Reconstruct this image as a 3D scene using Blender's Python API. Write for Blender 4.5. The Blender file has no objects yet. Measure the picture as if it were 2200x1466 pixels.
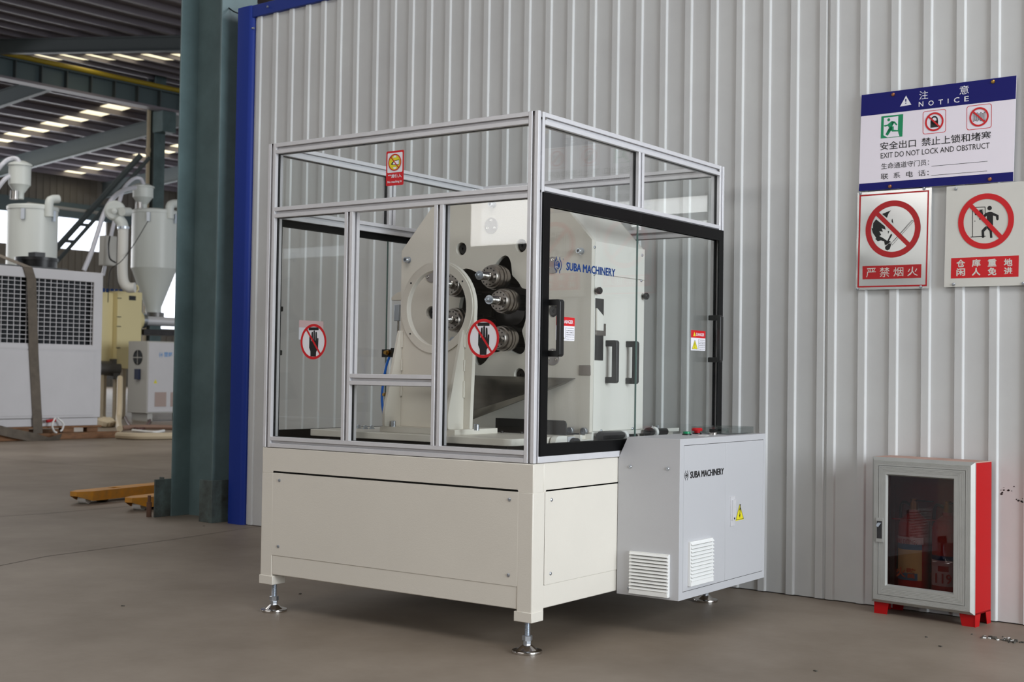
import bpy, math, random
from mathutils import Vector, Matrix
from mathutils.geometry import tessellate_polygon
random.seed(7)
SC = bpy.context.scene
COL = SC.collection
PI = math.pi
# ------------------------------------------------------------------ camera
FPX = 2820.185
CAM = Vector((2.40175291, -3.50616989, 0.90855742))
YAW, PITCH, ROLL = 0.618392, 0.024911, 0.014984
_F = Vector((-math.sin(YAW)*math.cos(PITCH), math.cos(YAW)*math.cos(PITCH), math.sin(PITCH)))
_r = Vector((math.cos(YAW), math.sin(YAW), 0)); _u = _r.cross(_F)
_R = _r*math.cos(ROLL)+_u*math.sin(ROLL); _U = _u*math.cos(ROLL)-_r*math.sin(ROLL)
cd = bpy.data.cameras.new('camera'); cam = bpy.data.objects.new('camera', cd); COL.objects.link(cam)
cam.matrix_world = Matrix(((_R.x,_U.x,-_F.x,CAM.x),(_R.y,_U.y,-_F.y,CAM.y),(_R.z,_U.z,-_F.z,CAM.z),(0,0,0,1)))
cd.sensor_width = 36; cd.lens = FPX/2200*36; cd.clip_end = 300
cd.dof.use_dof = True; cd.dof.focus_distance = 4.75; cd.dof.aperture_fstop = 6.3
SC.camera = cam
# ------------------------------------------------------------------ view, world, lights
vs = SC.view_settings; vs.view_transform = 'Standard'; vs.look = 'None'; vs.gamma = 1; vs.use_curve_mapping = False
vs.exposure = 0.0
cy = SC.cycles
cy.use_denoising = True; cy.max_bounces = 7; cy.diffuse_bounces = 3; cy.glossy_bounces = 4; cy.transparent_max_bounces = 24
cy.sample_clamp_indirect = 4; cy.caustics_reflective = False; cy.caustics_refractive = False
w = bpy.data.worlds.new('sky'); SC.world = w; w.use_nodes = True
bg = w.node_tree.nodes['Background']; bg.inputs[0].default_value = (0.86, 0.93, 1, 1); bg.inputs[1].default_value = 1.3
def area(name, loc, rot, sx, sy, power, col):
    l = bpy.data.lights.new(name, 'AREA'); l.shape = 'RECTANGLE'; l.size = sx; l.size_y = sy; l.energy = power; l.color = col
    o = bpy.data.objects.new(name, l); COL.objects.link(o); o.location = loc; o.rotation_euler = rot; return o
# daylight through the east gate and the south windows, with added fill lamps among them
area('daylight_east_gate', (8.9, -1.5, 2.4), (0, math.radians(90), 0), 4.4, 5.0, 820, (0.87, 0.94, 1.0))
area('northeast_fill', (8.9, 12.0, 3.4), (0, math.radians(90), 0), 6.0, 8.0, 1500, (0.9, 0.95, 1.0))  # added fill from the north-east to brighten the chiller, no known gate
area('daylight_south_windows', (-3.1, -14.9, 4.6), (math.radians(90), 0, 0), 10.2, 2.9, 210, (1.0, 0.93, 0.86))
area('daylight_south_window_west', (-10.0, -14.9, 3.65), (math.radians(90), 0, 0), 3.3, 1.0, 60, (1.0, 0.98, 0.96))
area('overhead_fill', (3.5, -5.5, 8.3), (0, 0, 0), 10.0, 4.0, 250, (1.0, 0.97, 0.94))  # added overhead fill for floor and wall, no known roof opening
area('overhead_fill_west', (-13.5, 3.0, 6.75), (0, 0, 0), 7.0, 12.0, 450, (1.0, 0.98, 0.95))  # added overhead fill for the far bay, not a real roof light
area('daylight_far_windows', (-50, 20, 5.5), (0, math.radians(-90), 0), 3.0, 40.0, 2600, (0.95, 0.97, 1.0))
# ------------------------------------------------------------------ picture geometry: a pixel on a known plane gives a place
def ray(px, py): return _F + _R*((px-1100)/FPX) - _U*((py-733)/FPX)
def _pl(px, py, ax, c):
    d = ray(px, py); t = (c-CAM[ax])/d[ax]; return CAM+d*t
def atY(px, py, c=0.0): p = _pl(px, py, 1, c); return (p.x, p.z)
def atX(px, py, c=0.0): p = _pl(px, py, 0, c); return (p.y, p.z)
def atZ(px, py, c=0.0): p = _pl(px, py, 2, c); return (p.x, p.y)
def atD(px, py, dep): return CAM+ray(px, py)*dep
TH = -0.062588; YW = 1.693208
WE = Vector((math.cos(TH), math.sin(TH), 0)); WN = Vector((-math.sin(TH), math.cos(TH), 0)); WO = Vector((0, YW, 0))
WALLF = Matrix.Translation(WO) @ Matrix.Rotation(TH, 4, 'Z')      # wall frame: x along the wall, y behind it
WINV = WALLF.inverted()
def atW(px, py, off=0.0):      # on the wall plane, off metres in front of it
    d = ray(px, py); P0 = WO-WN*off; t = (P0-CAM).dot(WN)/d.dot(WN); p = CAM+d*t
    return ((p-WO).dot(WE), p.z)
def atE(px, py, e):            # plane across the wall direction at wall coordinate e
    d = ray(px, py); P0 = WO+WE*e; t = (P0-CAM).dot(WE)/d.dot(WE); p = CAM+d*t
    return ((p-WO).dot(WN), p.z)
def toW(p): return WINV @ p
ID = Matrix.Identity(4)
# ------------------------------------------------------------------ materials
def lin(c):
    c = c/255.0
    return c/12.92 if c <= 0.04045 else ((c+0.055)/1.055)**2.4
MATS = {}
def mat(name, rgb, rough=0.5, metal=0.0, noise=0.0, nscale=8.0, bump=0.0, bscale=60.0, spec=0.5, dark=None, stretch=None, emit=None, coat=0.0):
    m = bpy.data.materials.new(name); m.use_nodes = True; nt = m.node_tree; b = nt.nodes['Principled BSDF']
    c = tuple(lin(x) for x in rgb)+(1,)
    b.inputs['Base Color'].default_value = c; b.inputs['Roughness'].default_value = rough; b.inputs['Metallic'].default_value = metal
    b.inputs['Specular IOR Level'].default_value = spec
    if coat: b.inputs['Coat Weight'].default_value = coat
    if emit: b.inputs['Emission Color'].default_value = tuple(lin(x) for x in rgb)+(1,); b.inputs['Emission Strength'].default_value = emit
    tc = mp = None
    if noise or bump:
        tc = nt.nodes.new('ShaderNodeTexCoord'); mp = nt.nodes.new('ShaderNodeMapping'); nt.links.new(tc.outputs['Object'], mp.inputs[0])
        if stretch: mp.inputs['Scale'].default_value = stretch
    if noise:
        n = nt.nodes.new('ShaderNodeTexNoise'); n.inputs['Scale'].default_value = nscale; n.inputs['Detail'].default_value = 6; n.inputs['Roughness'].default_value = 0.65
        nt.links.new(mp.outputs[0], n.inputs['Vector'])
        r = nt.nodes.new('ShaderNodeValToRGB'); r.color_ramp.elements[0].position = 0.3; r.color_ramp.elements[1].position = 0.72
        d = dark or tuple(x*(1-noise) for x in rgb)
        r.color_ramp.elements[0].color = tuple(lin(x) for x in d)+(1,); r.color_ramp.elements[1].color = c
        nt.links.new(n.outputs['Fac'], r.inputs[0]); nt.links.new(r.outputs[0], b.inputs['Base Color'])
    if bump:
        n2 = nt.nodes.new('ShaderNodeTexNoise'); n2.inputs['Scale'].default_value = bscale; n2.inputs['Detail'].default_value = 3
        nt.links.new(mp.outputs[0], n2.inputs['Vector'])
        bp = nt.nodes.new('ShaderNodeBump'); bp.inputs['Strength'].default_value = bump; bp.inputs['Distance'].default_value = 0.002
        nt.links.new(n2.outputs['Fac'], bp.inputs['Height']); nt.links.new(bp.outputs[0], b.inputs['Normal'])
    MATS[name] = m; return m
def glassmat(name, tint, refl=1.0, rough=0.0, ior=1.5):
    m = bpy.data.materials.new(name); m.use_nodes = True; nt = m.node_tree; nt.nodes.clear()
    o = nt.nodes.new('ShaderNodeOutputMaterial'); mx = nt.nodes.new('ShaderNodeMixShader')
    t = nt.nodes.new('ShaderNodeBsdfTransparent'); t.inputs[0].default_value = tint+(1,)
    g = nt.nodes.new('ShaderNodeBsdfGlossy'); g.inputs['Roughness'].default_value = rough; g.inputs['Color'].default_value = (refl, refl, refl, 1)
    lw = nt.nodes.new('ShaderNodeLayerWeight'); lw.inputs[0].default_value = 0.5
    pw = nt.nodes.new('ShaderNodeMath'); pw.operation = 'POWER'; pw.inputs[1].default_value = 5.0
    ml = nt.nodes.new('ShaderNodeMath'); ml.operation = 'MULTIPLY_ADD'; f0 = ((ior-1)/(ior+1))**2; ml.inputs[1].default_value = 1-f0; ml.inputs[2].default_value = f0
    nt.links.new(lw.outputs['Facing'], pw.inputs[0]); nt.links.new(pw.outputs[0], ml.inputs[0])
    nt.links.new(ml.outputs[0], mx.inputs[0]); nt.links.new(t.outputs[0], mx.inputs[1]); nt.links.new(g.outputs[0], mx.inputs[2])
    nt.links.new(mx.outputs[0], o.inputs[0]); MATS[name] = m; return m
CREAM = mat('cream paint', (222, 216, 205), 0.38, noise=0.02, nscale=3, bump=0.15, bscale=220)
CREAMW = mat('white cream paint', (228, 225, 217), 0.4)
ALU = mat('anodised aluminium', (222, 221, 224), 0.40, metal=0.25, noise=0.03, nscale=30, stretch=(1, 1, 1))
ALUD = mat('aluminium slot', (110, 110, 116), 0.5, metal=0.5)
GREY = mat('light grey powder coat', (188, 188, 191), 0.42, bump=0.2, bscale=500)
LOUV = mat('white plastic', (232, 232, 230), 0.45)
BLACK = mat('black plastic', (14, 14, 15), 0.4)
BLACKF = mat('black painted frame', (8, 8, 9), 0.4, spec=0.15)
RUBBER = mat('black rubber', (22, 24, 28), 0.7)
ZINC = mat('zinc plated steel', (190, 196, 204), 0.3, metal=0.9)
CHROME = mat('chromed steel', (205, 200, 195), 0.14, metal=1.0)
STEEL = mat('turned steel', (168, 160, 154), 0.28, metal=1.0, noise=0.1, nscale=40)
STEELD = mat('dark machined steel', (74, 72, 72), 0.32, metal=0.9, noise=0.2, nscale=10)
DISC = mat('satin steel disc', (158, 152, 150), 0.38, metal=0.35)
STAIN = mat('brushed stainless sheet', (150, 146, 138), 0.25, metal=0.95, noise=0.15, nscale=5, stretch=(1, 8, 1))
WALLM = mat('grey wall paint', (209, 210, 209), 0.42, noise=0.06, nscale=1.6, dark=(198, 198, 198))
BLUE = mat('blue trim paint', (20, 48, 136), 0.5, spec=0.3)
TEAL = mat('grey green column paint', (108, 130, 132), 0.5, noise=0.25, nscale=2.2, dark=(84, 102, 104))
TEALR = mat('rusty column paint', (92, 108, 106), 0.6, noise=0.5, nscale=9, dark=(52, 46, 40))
FLOORM = mat('worn concrete', (152, 140, 127), 0.5, noise=0.2, nscale=0.9, spec=0.25, dark=(116, 104, 91), bump=0.25, bscale=25)
YELLOW = mat('yellow machine paint', (226, 150, 30), 0.45, noise=0.3, nscale=14, dark=(180, 130, 60))
RED = mat('red sheet metal', (172, 10, 14), 0.55, spec=0.25)
REDF = mat('red extinguisher paint', (190, 20, 18), 0.3)
REDP = mat('red print', (206, 14, 26), 0.5)
REDS = mat('dark red print', (176, 18, 26), 0.45)
WHITEP = mat('white print', (236, 234, 240), 0.5)
BLACKP = mat('black print', (16, 16, 18), 0.5)
NAVY = mat('navy print', (18, 20, 104), 0.5, spec=0.25)
LOGO = mat('dark blue print', (10, 52, 112), 0.5, spec=0.2)
GREENP = mat('green print', (0, 140, 90), 0.5)
YELP = mat('yellow print', (226, 214, 40), 0.5)
SIGNW = mat('lilac white sign face', (238, 231, 241), 0.35)
SIGNG = mat('grey sign plate', (214, 212, 205), 0.35, noise=0.02)
SIGNM = mat('silver sign plate', (205, 205, 203), 0.2, metal=0.55)
PINK = mat('faded label back', (226, 190, 190), 0.6)
BRASS = mat('brass', (190, 150, 80), 0.3, metal=1.0)
BRASSC = mat('copper screw', (176, 120, 90), 0.35, metal=1.0)
BLUEH = mat('blue hose', (10, 96, 190), 0.35)
ALUF = mat('dusty aluminium frame', (178, 178, 174), 0.42, metal=0.25, noise=0.05, nscale=12)
DUSTY = mat('dusty red top', (196, 160, 146), 0.7, noise=0.1, nscale=12)
GREENB = mat('green button', (16, 130, 84), 0.3)
REDB = mat('red button', (176, 22, 28), 0.4, spec=0.3)
GLASS = glassmat('clear pane', (0.975, 0.985, 0.982), 0.9)
GLEDGE = mat('glass edge', (96, 124, 118), 0.2)
DGLASS = glassmat('smoked cabinet pane', (0.60, 0.52, 0.51), 0.6, 0.0)
ACRYL = glassmat('acrylic plate', (0.86, 0.88, 0.88), 0.9)
HOSE = glassmat('clear hose', (0.75, 0.76, 0.82), 0.9, 0.3)
WROOF = mat('roof sheet', (126, 120, 128), 0.5, noise=0.2, nscale=0.6)
RSTEEL = mat('dark green roof steel', (88, 96, 98), 0.6)
RSTEELP = mat('grey purlin', (140, 134, 142), 0.5)
GIRD = mat('grey green girder', (92, 108, 112), 0.55)
YCOND = mat('yellow conductor rail', (180, 156, 40), 0.5)
SKYL = mat('skylight sheet', (255, 244, 206), 0.5, emit=1.3)
WINL = mat('bright window pane', (236, 242, 255), 0.5, emit=2.6)
FARW = mat('far wall cladding', (132, 126, 116), 0.6, noise=0.1, nscale=1)
CHILL = mat('white chiller panel', (206, 204, 206), 0.45, noise=0.03, nscale=2)
DRY = mat('grey dryer paint', (206, 210, 206), 0.38)
GEARM = mat('pale yellow gearbox paint', (222, 208, 158), 0.45)
PIPEW = mat('white duct', (214, 212, 206), 0.5)
PIPEC = mat('cream pipe', (196, 180, 152), 0.5)
WOOD = mat('pallet wood', (150, 104, 66), 0.7, noise=0.35, nscale=6, stretch=(1, 1, 6))
STRAPM = mat('grey webbing', (118, 108, 96), 0.8, noise=0.2, nscale=9)
DARK = mat('dark interior', (16, 22, 28), 0.7)
CABG = mat('grey cabinet side', (186, 184, 178), 0.5)
LITTER = mat('grey dust and chips', (90, 86, 78), 0.9, noise=0.4, nscale=60)
PLUMB = mat('grey steel fittings', (110, 108, 106), 0.4, metal=0.6)
# ------------------------------------------------------------------ mesh builder
class MB:
    def __init__(s, frame=ID): s.v = []; s.f = []; s.m = []; s.mats = []; s.fr = frame
    def mi(s, m):
        if m not in s.mats: s.mats.append(m)
        return s.mats.index(m)
    def add(s, vs, fs, m):
        o = len(s.v); s.v += [s.fr @ Vector(v) for v in vs]; k = s.mi(m)
        for f in fs: s.f.append([i+o for i in f]); s.m.append(k)
        return s
    def box(s, a, b, m, M=None):
        x0, y0, z0 = a; x1, y1, z1 = b
        vs = [(x0,y0,z0),(x1,y0,z0),(x1,y1,z0),(x0,y1,z0),(x0,y0,z1),(x1,y0,z1),(x1,y1,z1),(x0,y1,z1)]
        if M is not None: vs = [M @ Vector(v) for v in vs]
        return s.add(vs, [(0,3,2,1),(4,5,6,7),(0,1,5,4),(1,2,6,5),(2,3,7,6),(3,0,4,7)], m)
    def poly(s, loops, O, U, V, n0, n1, m):
        """flat plate with holes: loops in (u,v), between offsets n0 and n1 along U x V"""
        O, U, V = Vector(O), Vector(U), Vector(V); N = U.cross(V).normalized()
        tris = tessellate_polygon([[Vector((p[0], p[1], 0)) for p in l] for l in loops])
        pts = [p for l in loops for p in l]; n = len(pts)
        A = [O+U*p[0]+V*p[1]+N*n1 for p in pts]
        fs = []
        for t in tris:
            a, b, c = [pts[i] for i in t]
            cr = (b[0]-a[0])*(c[1]-a[1])-(b[1]-a[1])*(c[0]-a[0])
            fs.append(t if cr > 0 else (t[0], t[2], t[1]))
        if n1 == n0: return s.add(A, fs, m)
        B = [O+U*p[0]+V*p[1]+N*n0 for p in pts]
        fs = fs+[(t[0]+n, t[2]+n, t[1]+n) for t in fs]
        k = 0
        for li, l in enumerate(loops):
            ar = sum(l[i][0]*l[(i+1) % len(l)][1]-l[(i+1) % len(l)][0]*l[i][1] for i in range(len(l)))
            ccw = (ar > 0) == (li == 0)
            for i in range(len(l)):
                a = k+i; b = k+(i+1) % len(l)
                fs.append((a+n, b+n, b, a) if ccw else (b+n, a+n, a, b))
            k += len(l)
        return s.add(A+B, fs, m)
    def lathe(s, prof, p0, ax, m, seg=24, ang0=0.0):
        """prof: list of (distance along the axis, radius)"""
        p0 = Vector(p0); ax = Vector(ax).normalized(); q = ax.orthogonal().normalized(); r = ax.cross(q)
        vs = []; fs = []
        for (t, rad) in prof:
            for i in range(seg):
                a = ang0+2*PI*i/seg; vs.append(p0+ax*t+(q*math.cos(a)+r*math.sin(a))*rad)
        for j in range(len(prof)-1):
            for i in range(seg):
                a = j*seg+i; b = j*seg+(i+1) % seg; fs.append((a, b, b+seg, a+seg))
        if prof[0][1] > 1e-5: fs.append(tuple(range(seg))[::-1])
        if prof[-1][1] > 1e-5: fs.append(tuple(range((len(prof)-1)*seg, len(prof)*seg)))
        return s.add(vs, fs, m)
    def cyl(s, p0, p1, r, m, seg=20): 
        p0 = Vector(p0); p1 = Vector(p1); return s.lathe([(0, r), ((p1-p0).length, r)], p0, p1-p0, m, seg)
    def tube(s, pts, r, m, seg=10):
        pts = [Vector(p) for p in pts]; vs = []; fs = []; q = None
        for i, p in enumerate(pts):
            t = (pts[min(i+1, len(pts)-1)]-pts[max(i-1, 0)]).normalized()
            q = t.orthogonal().normalized() if q is None else (q-t*q.dot(t)).normalized()
            c = t.cross(q)
            rr = r[i] if isinstance(r, (list, tuple)) else r
            for k in range(seg):
                a = 2*PI*k/seg; vs.append(p+(q*math.cos(a)+c*math.sin(a))*rr)
        for j in range(len(pts)-1):
            for k in range(seg):
                a = j*seg+k; b = j*seg+(k+1) % seg; fs.append((a, b, b+seg, a+seg))
        fs.append(tuple(range(seg))[::-1]); fs.append(tuple(range((len(pts)-1)*seg, len(pts)*seg)))
        return s.add(vs, fs, m)
    def profile(s, O, ax, U, L, w=0.04, m=None, h=None):
        """slotted square bar: O corner, ax length direction, U first side; second side is ax x U"""
        m = m or ALU; h = h or w; ax = Vector(ax).normalized(); U = Vector(U).normalized(); V = ax.cross(U)
        a, d, e = 0.0050, 0.0120, 0.0085
        def side(p, q, n):
            p = Vector(p); q = Vector(q); n = Vector(n); t = (q-p).normalized(); c = (p+q)/2
            return [p+t*0.0012, c-t*(a+0.0012), c-t*a-n*0.0014, c-t*a-n*0.003, c-t*e-n*0.003, c-t*e-n*d, c+t*e-n*d, c+t*e-n*0.003, c+t*a-n*0.003, c+t*a-n*0.0014, c+t*(a+0.0012), q-t*0.0012]
        lp = side((0, 0), (w, 0), (0, -1))+side((w, 0), (w, h), (1, 0))+side((w, h), (0, h), (0, 1))+side((0, h), (0, 0), (-1, 0))
        # U x V = ax
        return s.poly([[(p[0], p[1]) for p in lp]], O, U, V, 0, L, m)
    def text(s, txt, box, O, U, V, n, m, bold=0.0, xs=None):
        """lettering fitted into box (u0,v0,u1,v1) on the plane O,U,V"""
        c = bpy.data.curves.new('t', 'FONT'); c.body = txt; c.resolution_u = 2; c.offset = bold; c.fill_mode = 'FRONT'
        o = bpy.data.objects.new('t', c); COL.objects.link(o)
        dg = bpy.context.evaluated_depsgraph_get(); dg.update(); me = bpy.data.meshes.new_from_object(o.evaluated_get(dg))
        vs = [v.co.copy() for v in me.vertices]; fs = [tuple(p.vertices) for p in me.polygons]
        bpy.data.objects.remove(o); bpy.data.curves.remove(c); bpy.data.meshes.remove(me)
        if not vs: return s
        x0 = min(v.x for v in vs); x1 = max(v.x for v in vs); y0 = min(v.y for v in vs); y1 = max(v.y for v in vs)
        O, U, V = Vector(O), Vector(U), Vector(V); N = U.cross(V)
        sx = (box[2]-box[0])/(x1-x0); sy = (box[3]-box[1])/max(y1-y0, 1e-6)
        return s.add([O+U*(box[0]+(v.x-x0)*sx)+V*(box[1]+(v.y-y0)*sy)+N*n for v in vs], fs, m)
    def build(s, name, parent=None, bevel=0.0, smooth=True, kind=None, label=None):
        me = bpy.data.meshes.new(name)
        inv = ID
        if parent is not None: inv = ROOT[parent.name][1]
        me.from_pydata([tuple(inv @ v) for v in s.v], [], s.f)
        for m in s.mats: me.materials.append(m)
        me.polygons.foreach_set('material_index', s.m)
        if smooth:
            me.polygons.foreach_set('use_smooth', [True]*len(s.f)); me.set_sharp_from_angle(angle=0.6)
        me.update()
        o = bpy.data.objects.new(name, me); COL.objects.link(o)
        if parent is not None: o.parent = parent; ROOT[o.name] = ROOT[parent.name]
        else: ROOT[o.name] = (ID, ID)
        if bevel:
            b = o.modifiers.new('edge', 'BEVEL'); b.width = bevel; b.segments = 2; b.limit_method = 'ANGLE'; b.angle_limit = 0.7
        if kind: o['kind'] = kind
        if label: o['label'] = label
        return o
ROOT = {}
def thing(name, label, cat, loc=(0, 0, 0), rotz=0.0, group=None, kind=None):
    o = bpy.data.objects.new(name, None); COL.objects.link(o); o.empty_display_size = 0.1
    M = Matrix.Translation(Vector(loc)) @ Matrix.Rotation(rotz, 4, 'Z'); o.matrix_world = M
    if label: o['label'] = label
    if cat: o['category'] = cat
    if group: o['group'] = group
    if kind: o['kind'] = kind
    ROOT[o.name] = (M, M.inverted()); return o
def tag(o, label, cat, group=None, kind=None):
    o['label'] = label; o['category'] = cat
    if group: o['group'] = group
    if kind: o['kind'] = kind
    return o
def circ(cx, cy, r, n=32, a0=0.0, ry=None):
    ry = ry or r
    return [(cx+r*math.cos(a0+2*PI*i/n), cy+ry*math.sin(a0+2*PI*i/n)) for i in range(n)]
def rrect(x0, y0, x1, y1, r, n=5):
    out = []
    for cx, cyy, a in ((x1-r, y0+r, -PI/2), (x1-r, y1-r, 0), (x0+r, y1-r, PI/2), (x0+r, y0+r, PI)):
        for i in range(n+1): out.append((cx+r*math.cos(a+PI/2*i/n), cyy+r*math.sin(a+PI/2*i/n)))
    return out
def rect(x0, y0, x1, y1): return [(x0, y0), (x1, y0), (x1, y1), (x0, y1)]
def bez(pts, n=10):
    """Catmull-Rom through the points"""
    P = [Vector(p) for p in pts]; P = [P[0]*2-P[1]]+P+[P[-1]*2-P[-2]]; out = []
    for i in range(1, len(P)-2):
        for k in range(n):
            t = k/n; a, b, c, d = P[i-1:i+3]
            out.append(0.5*((2*b)+(c-a)*t+(2*a-5*b+4*c-d)*t*t+(3*b-a-3*c+d)*t**3))
    return out+[P[-2]]
YA = ((1, 0, 0), (0, 0, 1))          # axes of a face looking along -y (normal U x V = -y)
XB = ((0, 1, 0), (0, 0, 1))          # axes of a face looking along +x
WU = (WE, Vector((0, 0, 1)))         # a sign on the wall
# ================================================================== SETTING
def W(): return MB(WALLF)
b = MB(WALLF); b.box((-56, -17.5, -0.3), (12, 62, 0), FLOORM); fl = b.build('floor', kind='structure', smooth=False)
# shallow sawn joints in the concrete
def joint(name, pts):
    bb = MB()
    for p, q in zip(pts[:-1], pts[1:]):
        p = Vector(p+(0,)); q = Vector(q+(0,)); t = (q-p).normalized(); n = Vector((-t.y, t.x, 0))*0.003
        bb.add([p-n+Vector((0,0,.0008)), q-n+Vector((0,0,.0008)), q+n+Vector((0,0,.0008)), p+n+Vector((0,0,.0008))], [(0,1,2,3)], mat_joint)
    o = bb.build(name, smooth=False); o.parent = fl
mat_joint = mat('floor joint', (92, 84, 76), 0.9)
joint('expansion_joint', [atZ(-60, 1228), atZ(100, 1196), atZ(370, 1160), atZ(560, 1131)])
joint('expansion_joint', [atZ(-30, 1112), atZ(100, 1104), atZ(260, 1090), atZ(335, 1082)])
joint('expansion_joint', [atZ(-30, 983), atZ(140, 998), atZ(360, 1012)])
# corrugated partition wall behind the machine
RIBS = [-3.281, -3.14, -3.0, -2.861, -2.732, -2.601, -2.467, -2.316, -2.183, -2.051, -1.92, -1.789, -1.658, -1.527, -1.396, -1.264, -1.132, -1.0, -0.869, -0.738, -0.605, -0.473, -0.342, -0.211, -0.081, 0.049, 0.180, 0.312, 0.359]
x = 0.359
while x < 6.2: x += 0.1322; RIBS.append(x)
wall = thing('wall_back', None, None, tuple(WALLF @ Vector((0, 0, 0))), TH, kind='structure')
def rib_panel(s0, s1, z0=0.004, z1=3.0):
    pr = [(s0, -0.014)]
    for r in [r for r in RIBS if s0 < r-0.012 < s1]:
        c = r-0.012; pr += [(c-0.0195, -0.014), (c-0.0165, -0.0245), (c+0.0120, -0.0245), (c+0.0150, -0.0232), (c+0.0190, -0.014)]
    pr += [(s1, -0.014)]
    m = W(); n = len(pr)
    vs = [(p[0], p[1], z0) for p in pr]+[(p[0], p[1], z1) for p in pr]+[(p[0], p[1]+0.003, z0) for p in pr]+[(p[0], p[1]+0.003, z1) for p in pr]
    fs = [(i, i+1, n+i+1, n+i) for i in range(n-1)]+[(2*n+i+1, 2*n+i, 3*n+i, 3*n+i+1) for i in range(n-1)]
    fs += [(0, n, 3*n, 2*n), (n-1, 3*n-1, 4*n-1, 2*n-1)]
    m.add(vs, fs, WALLM); return m.build('wall_panel', wall, smooth=False)
for a, c in ((-3.335, -2.402), (-2.402, -1.066), (-1.066, 0.3240), (0.3245, 1.616), (1.616, 2.938), (2.938, 4.26), (4.26, 5.6)): rib_panel(a, c)
m = W(); m.box((-3.46, 0.0, 0.0), (5.6, 0.06, 2.99), RSTEELP); m.build('wall_backing', wall, smooth=False)
m = W(); m.poly([[(-3.463, 0.07), (-3.463, -0.045), (-3.365, -0.045), (-3.350, -0.041), (-3.338, -0.030), (-3.333, -0.012), (-3.333, 0.07)]], (0, 0, 0), (1, 0, 0), (0, 1, 0), 0.0, 3.062, BLUE); m.build('trim_1', kind='structure')
m = W(); m.box((-3.36, -0.036, 2.99), (5.6, 0.07, 3.062), BLUE); m.build('trim_2', bevel=0.003, kind='structure')
m = W(); m.cyl((-3.20, -0.045, 3.03), (-3.20, -0.036, 3.03), 0.006, ZINC, 10); m.cyl((-3.339, -0.036, 2.925), (-3.325, -0.036, 2.925), 0.006, ZINC, 10); o = m.build('rivet', None); o.parent = wall; o.matrix_parent_inverse = wall.matrix_world.inverted()
m = MB(); rr = random.Random(11)
for i in range(16):
    px, py = 2150+rr.random()*36, 1044+rr.random()*18
    if i > 8: px, py = 2178+rr.random()*22, 1072+rr.random()*14
    q = atW(px, py, .0145); sz = rr.uniform(.002, .006); m.poly([[(q[0]-sz, q[1]), (q[0]-sz*.2, q[1]-sz*.7), (q[0]+sz, q[1]-sz*.2), (q[0]+sz*.3, q[1]+sz*.6)]], WO, WE, (0, 0, 1), .0142, .0148, BLACK)
o = m.build('paint_scar', None, kind='stuff', smooth=False); o.parent = wall; o.matrix_parent_inverse = wall.matrix_world.inverted()
m = W(); m.box((-3.46, 0.07, 0), (-3.40, 5.0, 3.06), WALLM); m.build('wall_left', kind='structure', smooth=False)
# column beside the wall
ct = thing('steel_column', 'dark grey-green steel H-column with welded base plates beside the blue wall trim', 'column', tuple(WALLF @ Vector((-3.83, 0.1, 0))), TH)
m = W(); m.box((-4.01, -0.05, 0.0), (-3.998, 0.22, 8.6), TEAL); m.build('flange', ct, 0.002)
m = W(); m.box((-3.62, -0.05, 0.0), (-3.606, 0.22, 8.6), TEAL); m.build('flange', ct, 0.002)
m = W(); m.box((-3.998, 0.08, 0.0), (-3.62, 0.09, 8.6), TEAL); m.build('web', ct)
m = W(); m.box((-4.022, -0.165, 0.0), (-4.010, -0.03, 0.23), TEALR); m.box((-4.060, -0.10, 0.0), (-4.022, -0.09, 0.24), TEALR); m.build('base_plate', ct, 0.002)
m = W(); m.box((-3.650, -0.112, 0.0), (-3.530, -0.100, 0.25), TEALR); m.box((-3.542, -0.100, 0.0), (-3.530, 0.07, 0.25), TEALR); m.build('base_plate', ct, 0.002)
m = W(); m.lathe([(0, 0.016), (0.09, 0.016), (0.09, 0.010), (0.13, 0.010)], (-4.06, -0.17, 0.0), (0, 0, 1), mat('rusty bolt', (120, 84, 64), 0.8, noise=0.4), 12); m.build('anchor_bolt', ct)
cab_pts = [atW(517, -30, -0.1), atW(517, 10, -0.1), atW(515, 20, -0.1), atW(520, 30, -0.06), atW(532, 34, -0.03)]
m = W(); m.tube(bez([(p[0], 0.0, p[1]) for p in cab_pts]), 0.004, BLACK, 8); tag(m.build('cable'), 'thin black cable clipped to the top of the green column by the blue trim', 'cable')
# ---- roof and far bays
b = W(); b.box((-8, -17.5, 8.45), (12, 30, 8.6), WROOF)
ROOF = b.build('ceiling', kind='structure', smooth=False)
m = MB(); m.box((-1.5, -7.5, 8.40), (8.5, -3.5, 8.44), mat('white fill sheet', (250, 250, 248), 0.5, emit=1.2)); m.build('skylight_or_fill_sheet', ROOF, smooth=False)  # unseen glowing sheet, added to go with the overhead fill lamp
def zE(e): return 10.5-0.14*(e+35)
def zWst(e): return 9.93+0.05*(e+52)
m = W()
for a0, a1, f in ((-35, -8, zE), (-52.2, -35, zWst)):
    m.add([(a0, -25, f(a0)), (a1, -25, f(a1)), (a1, 62, f(a1)), (a0, 62, f(a0)), (a0, -25, f(a0)+.1), (a1, -25, f(a1)+.1), (a1, 62, f(a1)+.1), (a0, 62, f(a0)+.1)], [(0,3,2,1),(4,5,6,7),(0,1,5,4),(1,2,6,5),(2,3,7,6),(3,0,4,7)], WROOF)
o = m.build('roof_sheet', ROOF, smooth=False)
def skin(e): return zE(e) if e > -35 else zWst(e)
e = -51.6
purl = []
while e < -9:
    h = 0.2 if e < -35 else 0.13; z = skin(e)
    m = W(); m.box((e, -20, z-h), (e+0.07, 60, z-0.002), RSTEELP); m.build('purlin', ROOF, smooth=False); purl.append(e); e += 1.33
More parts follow.
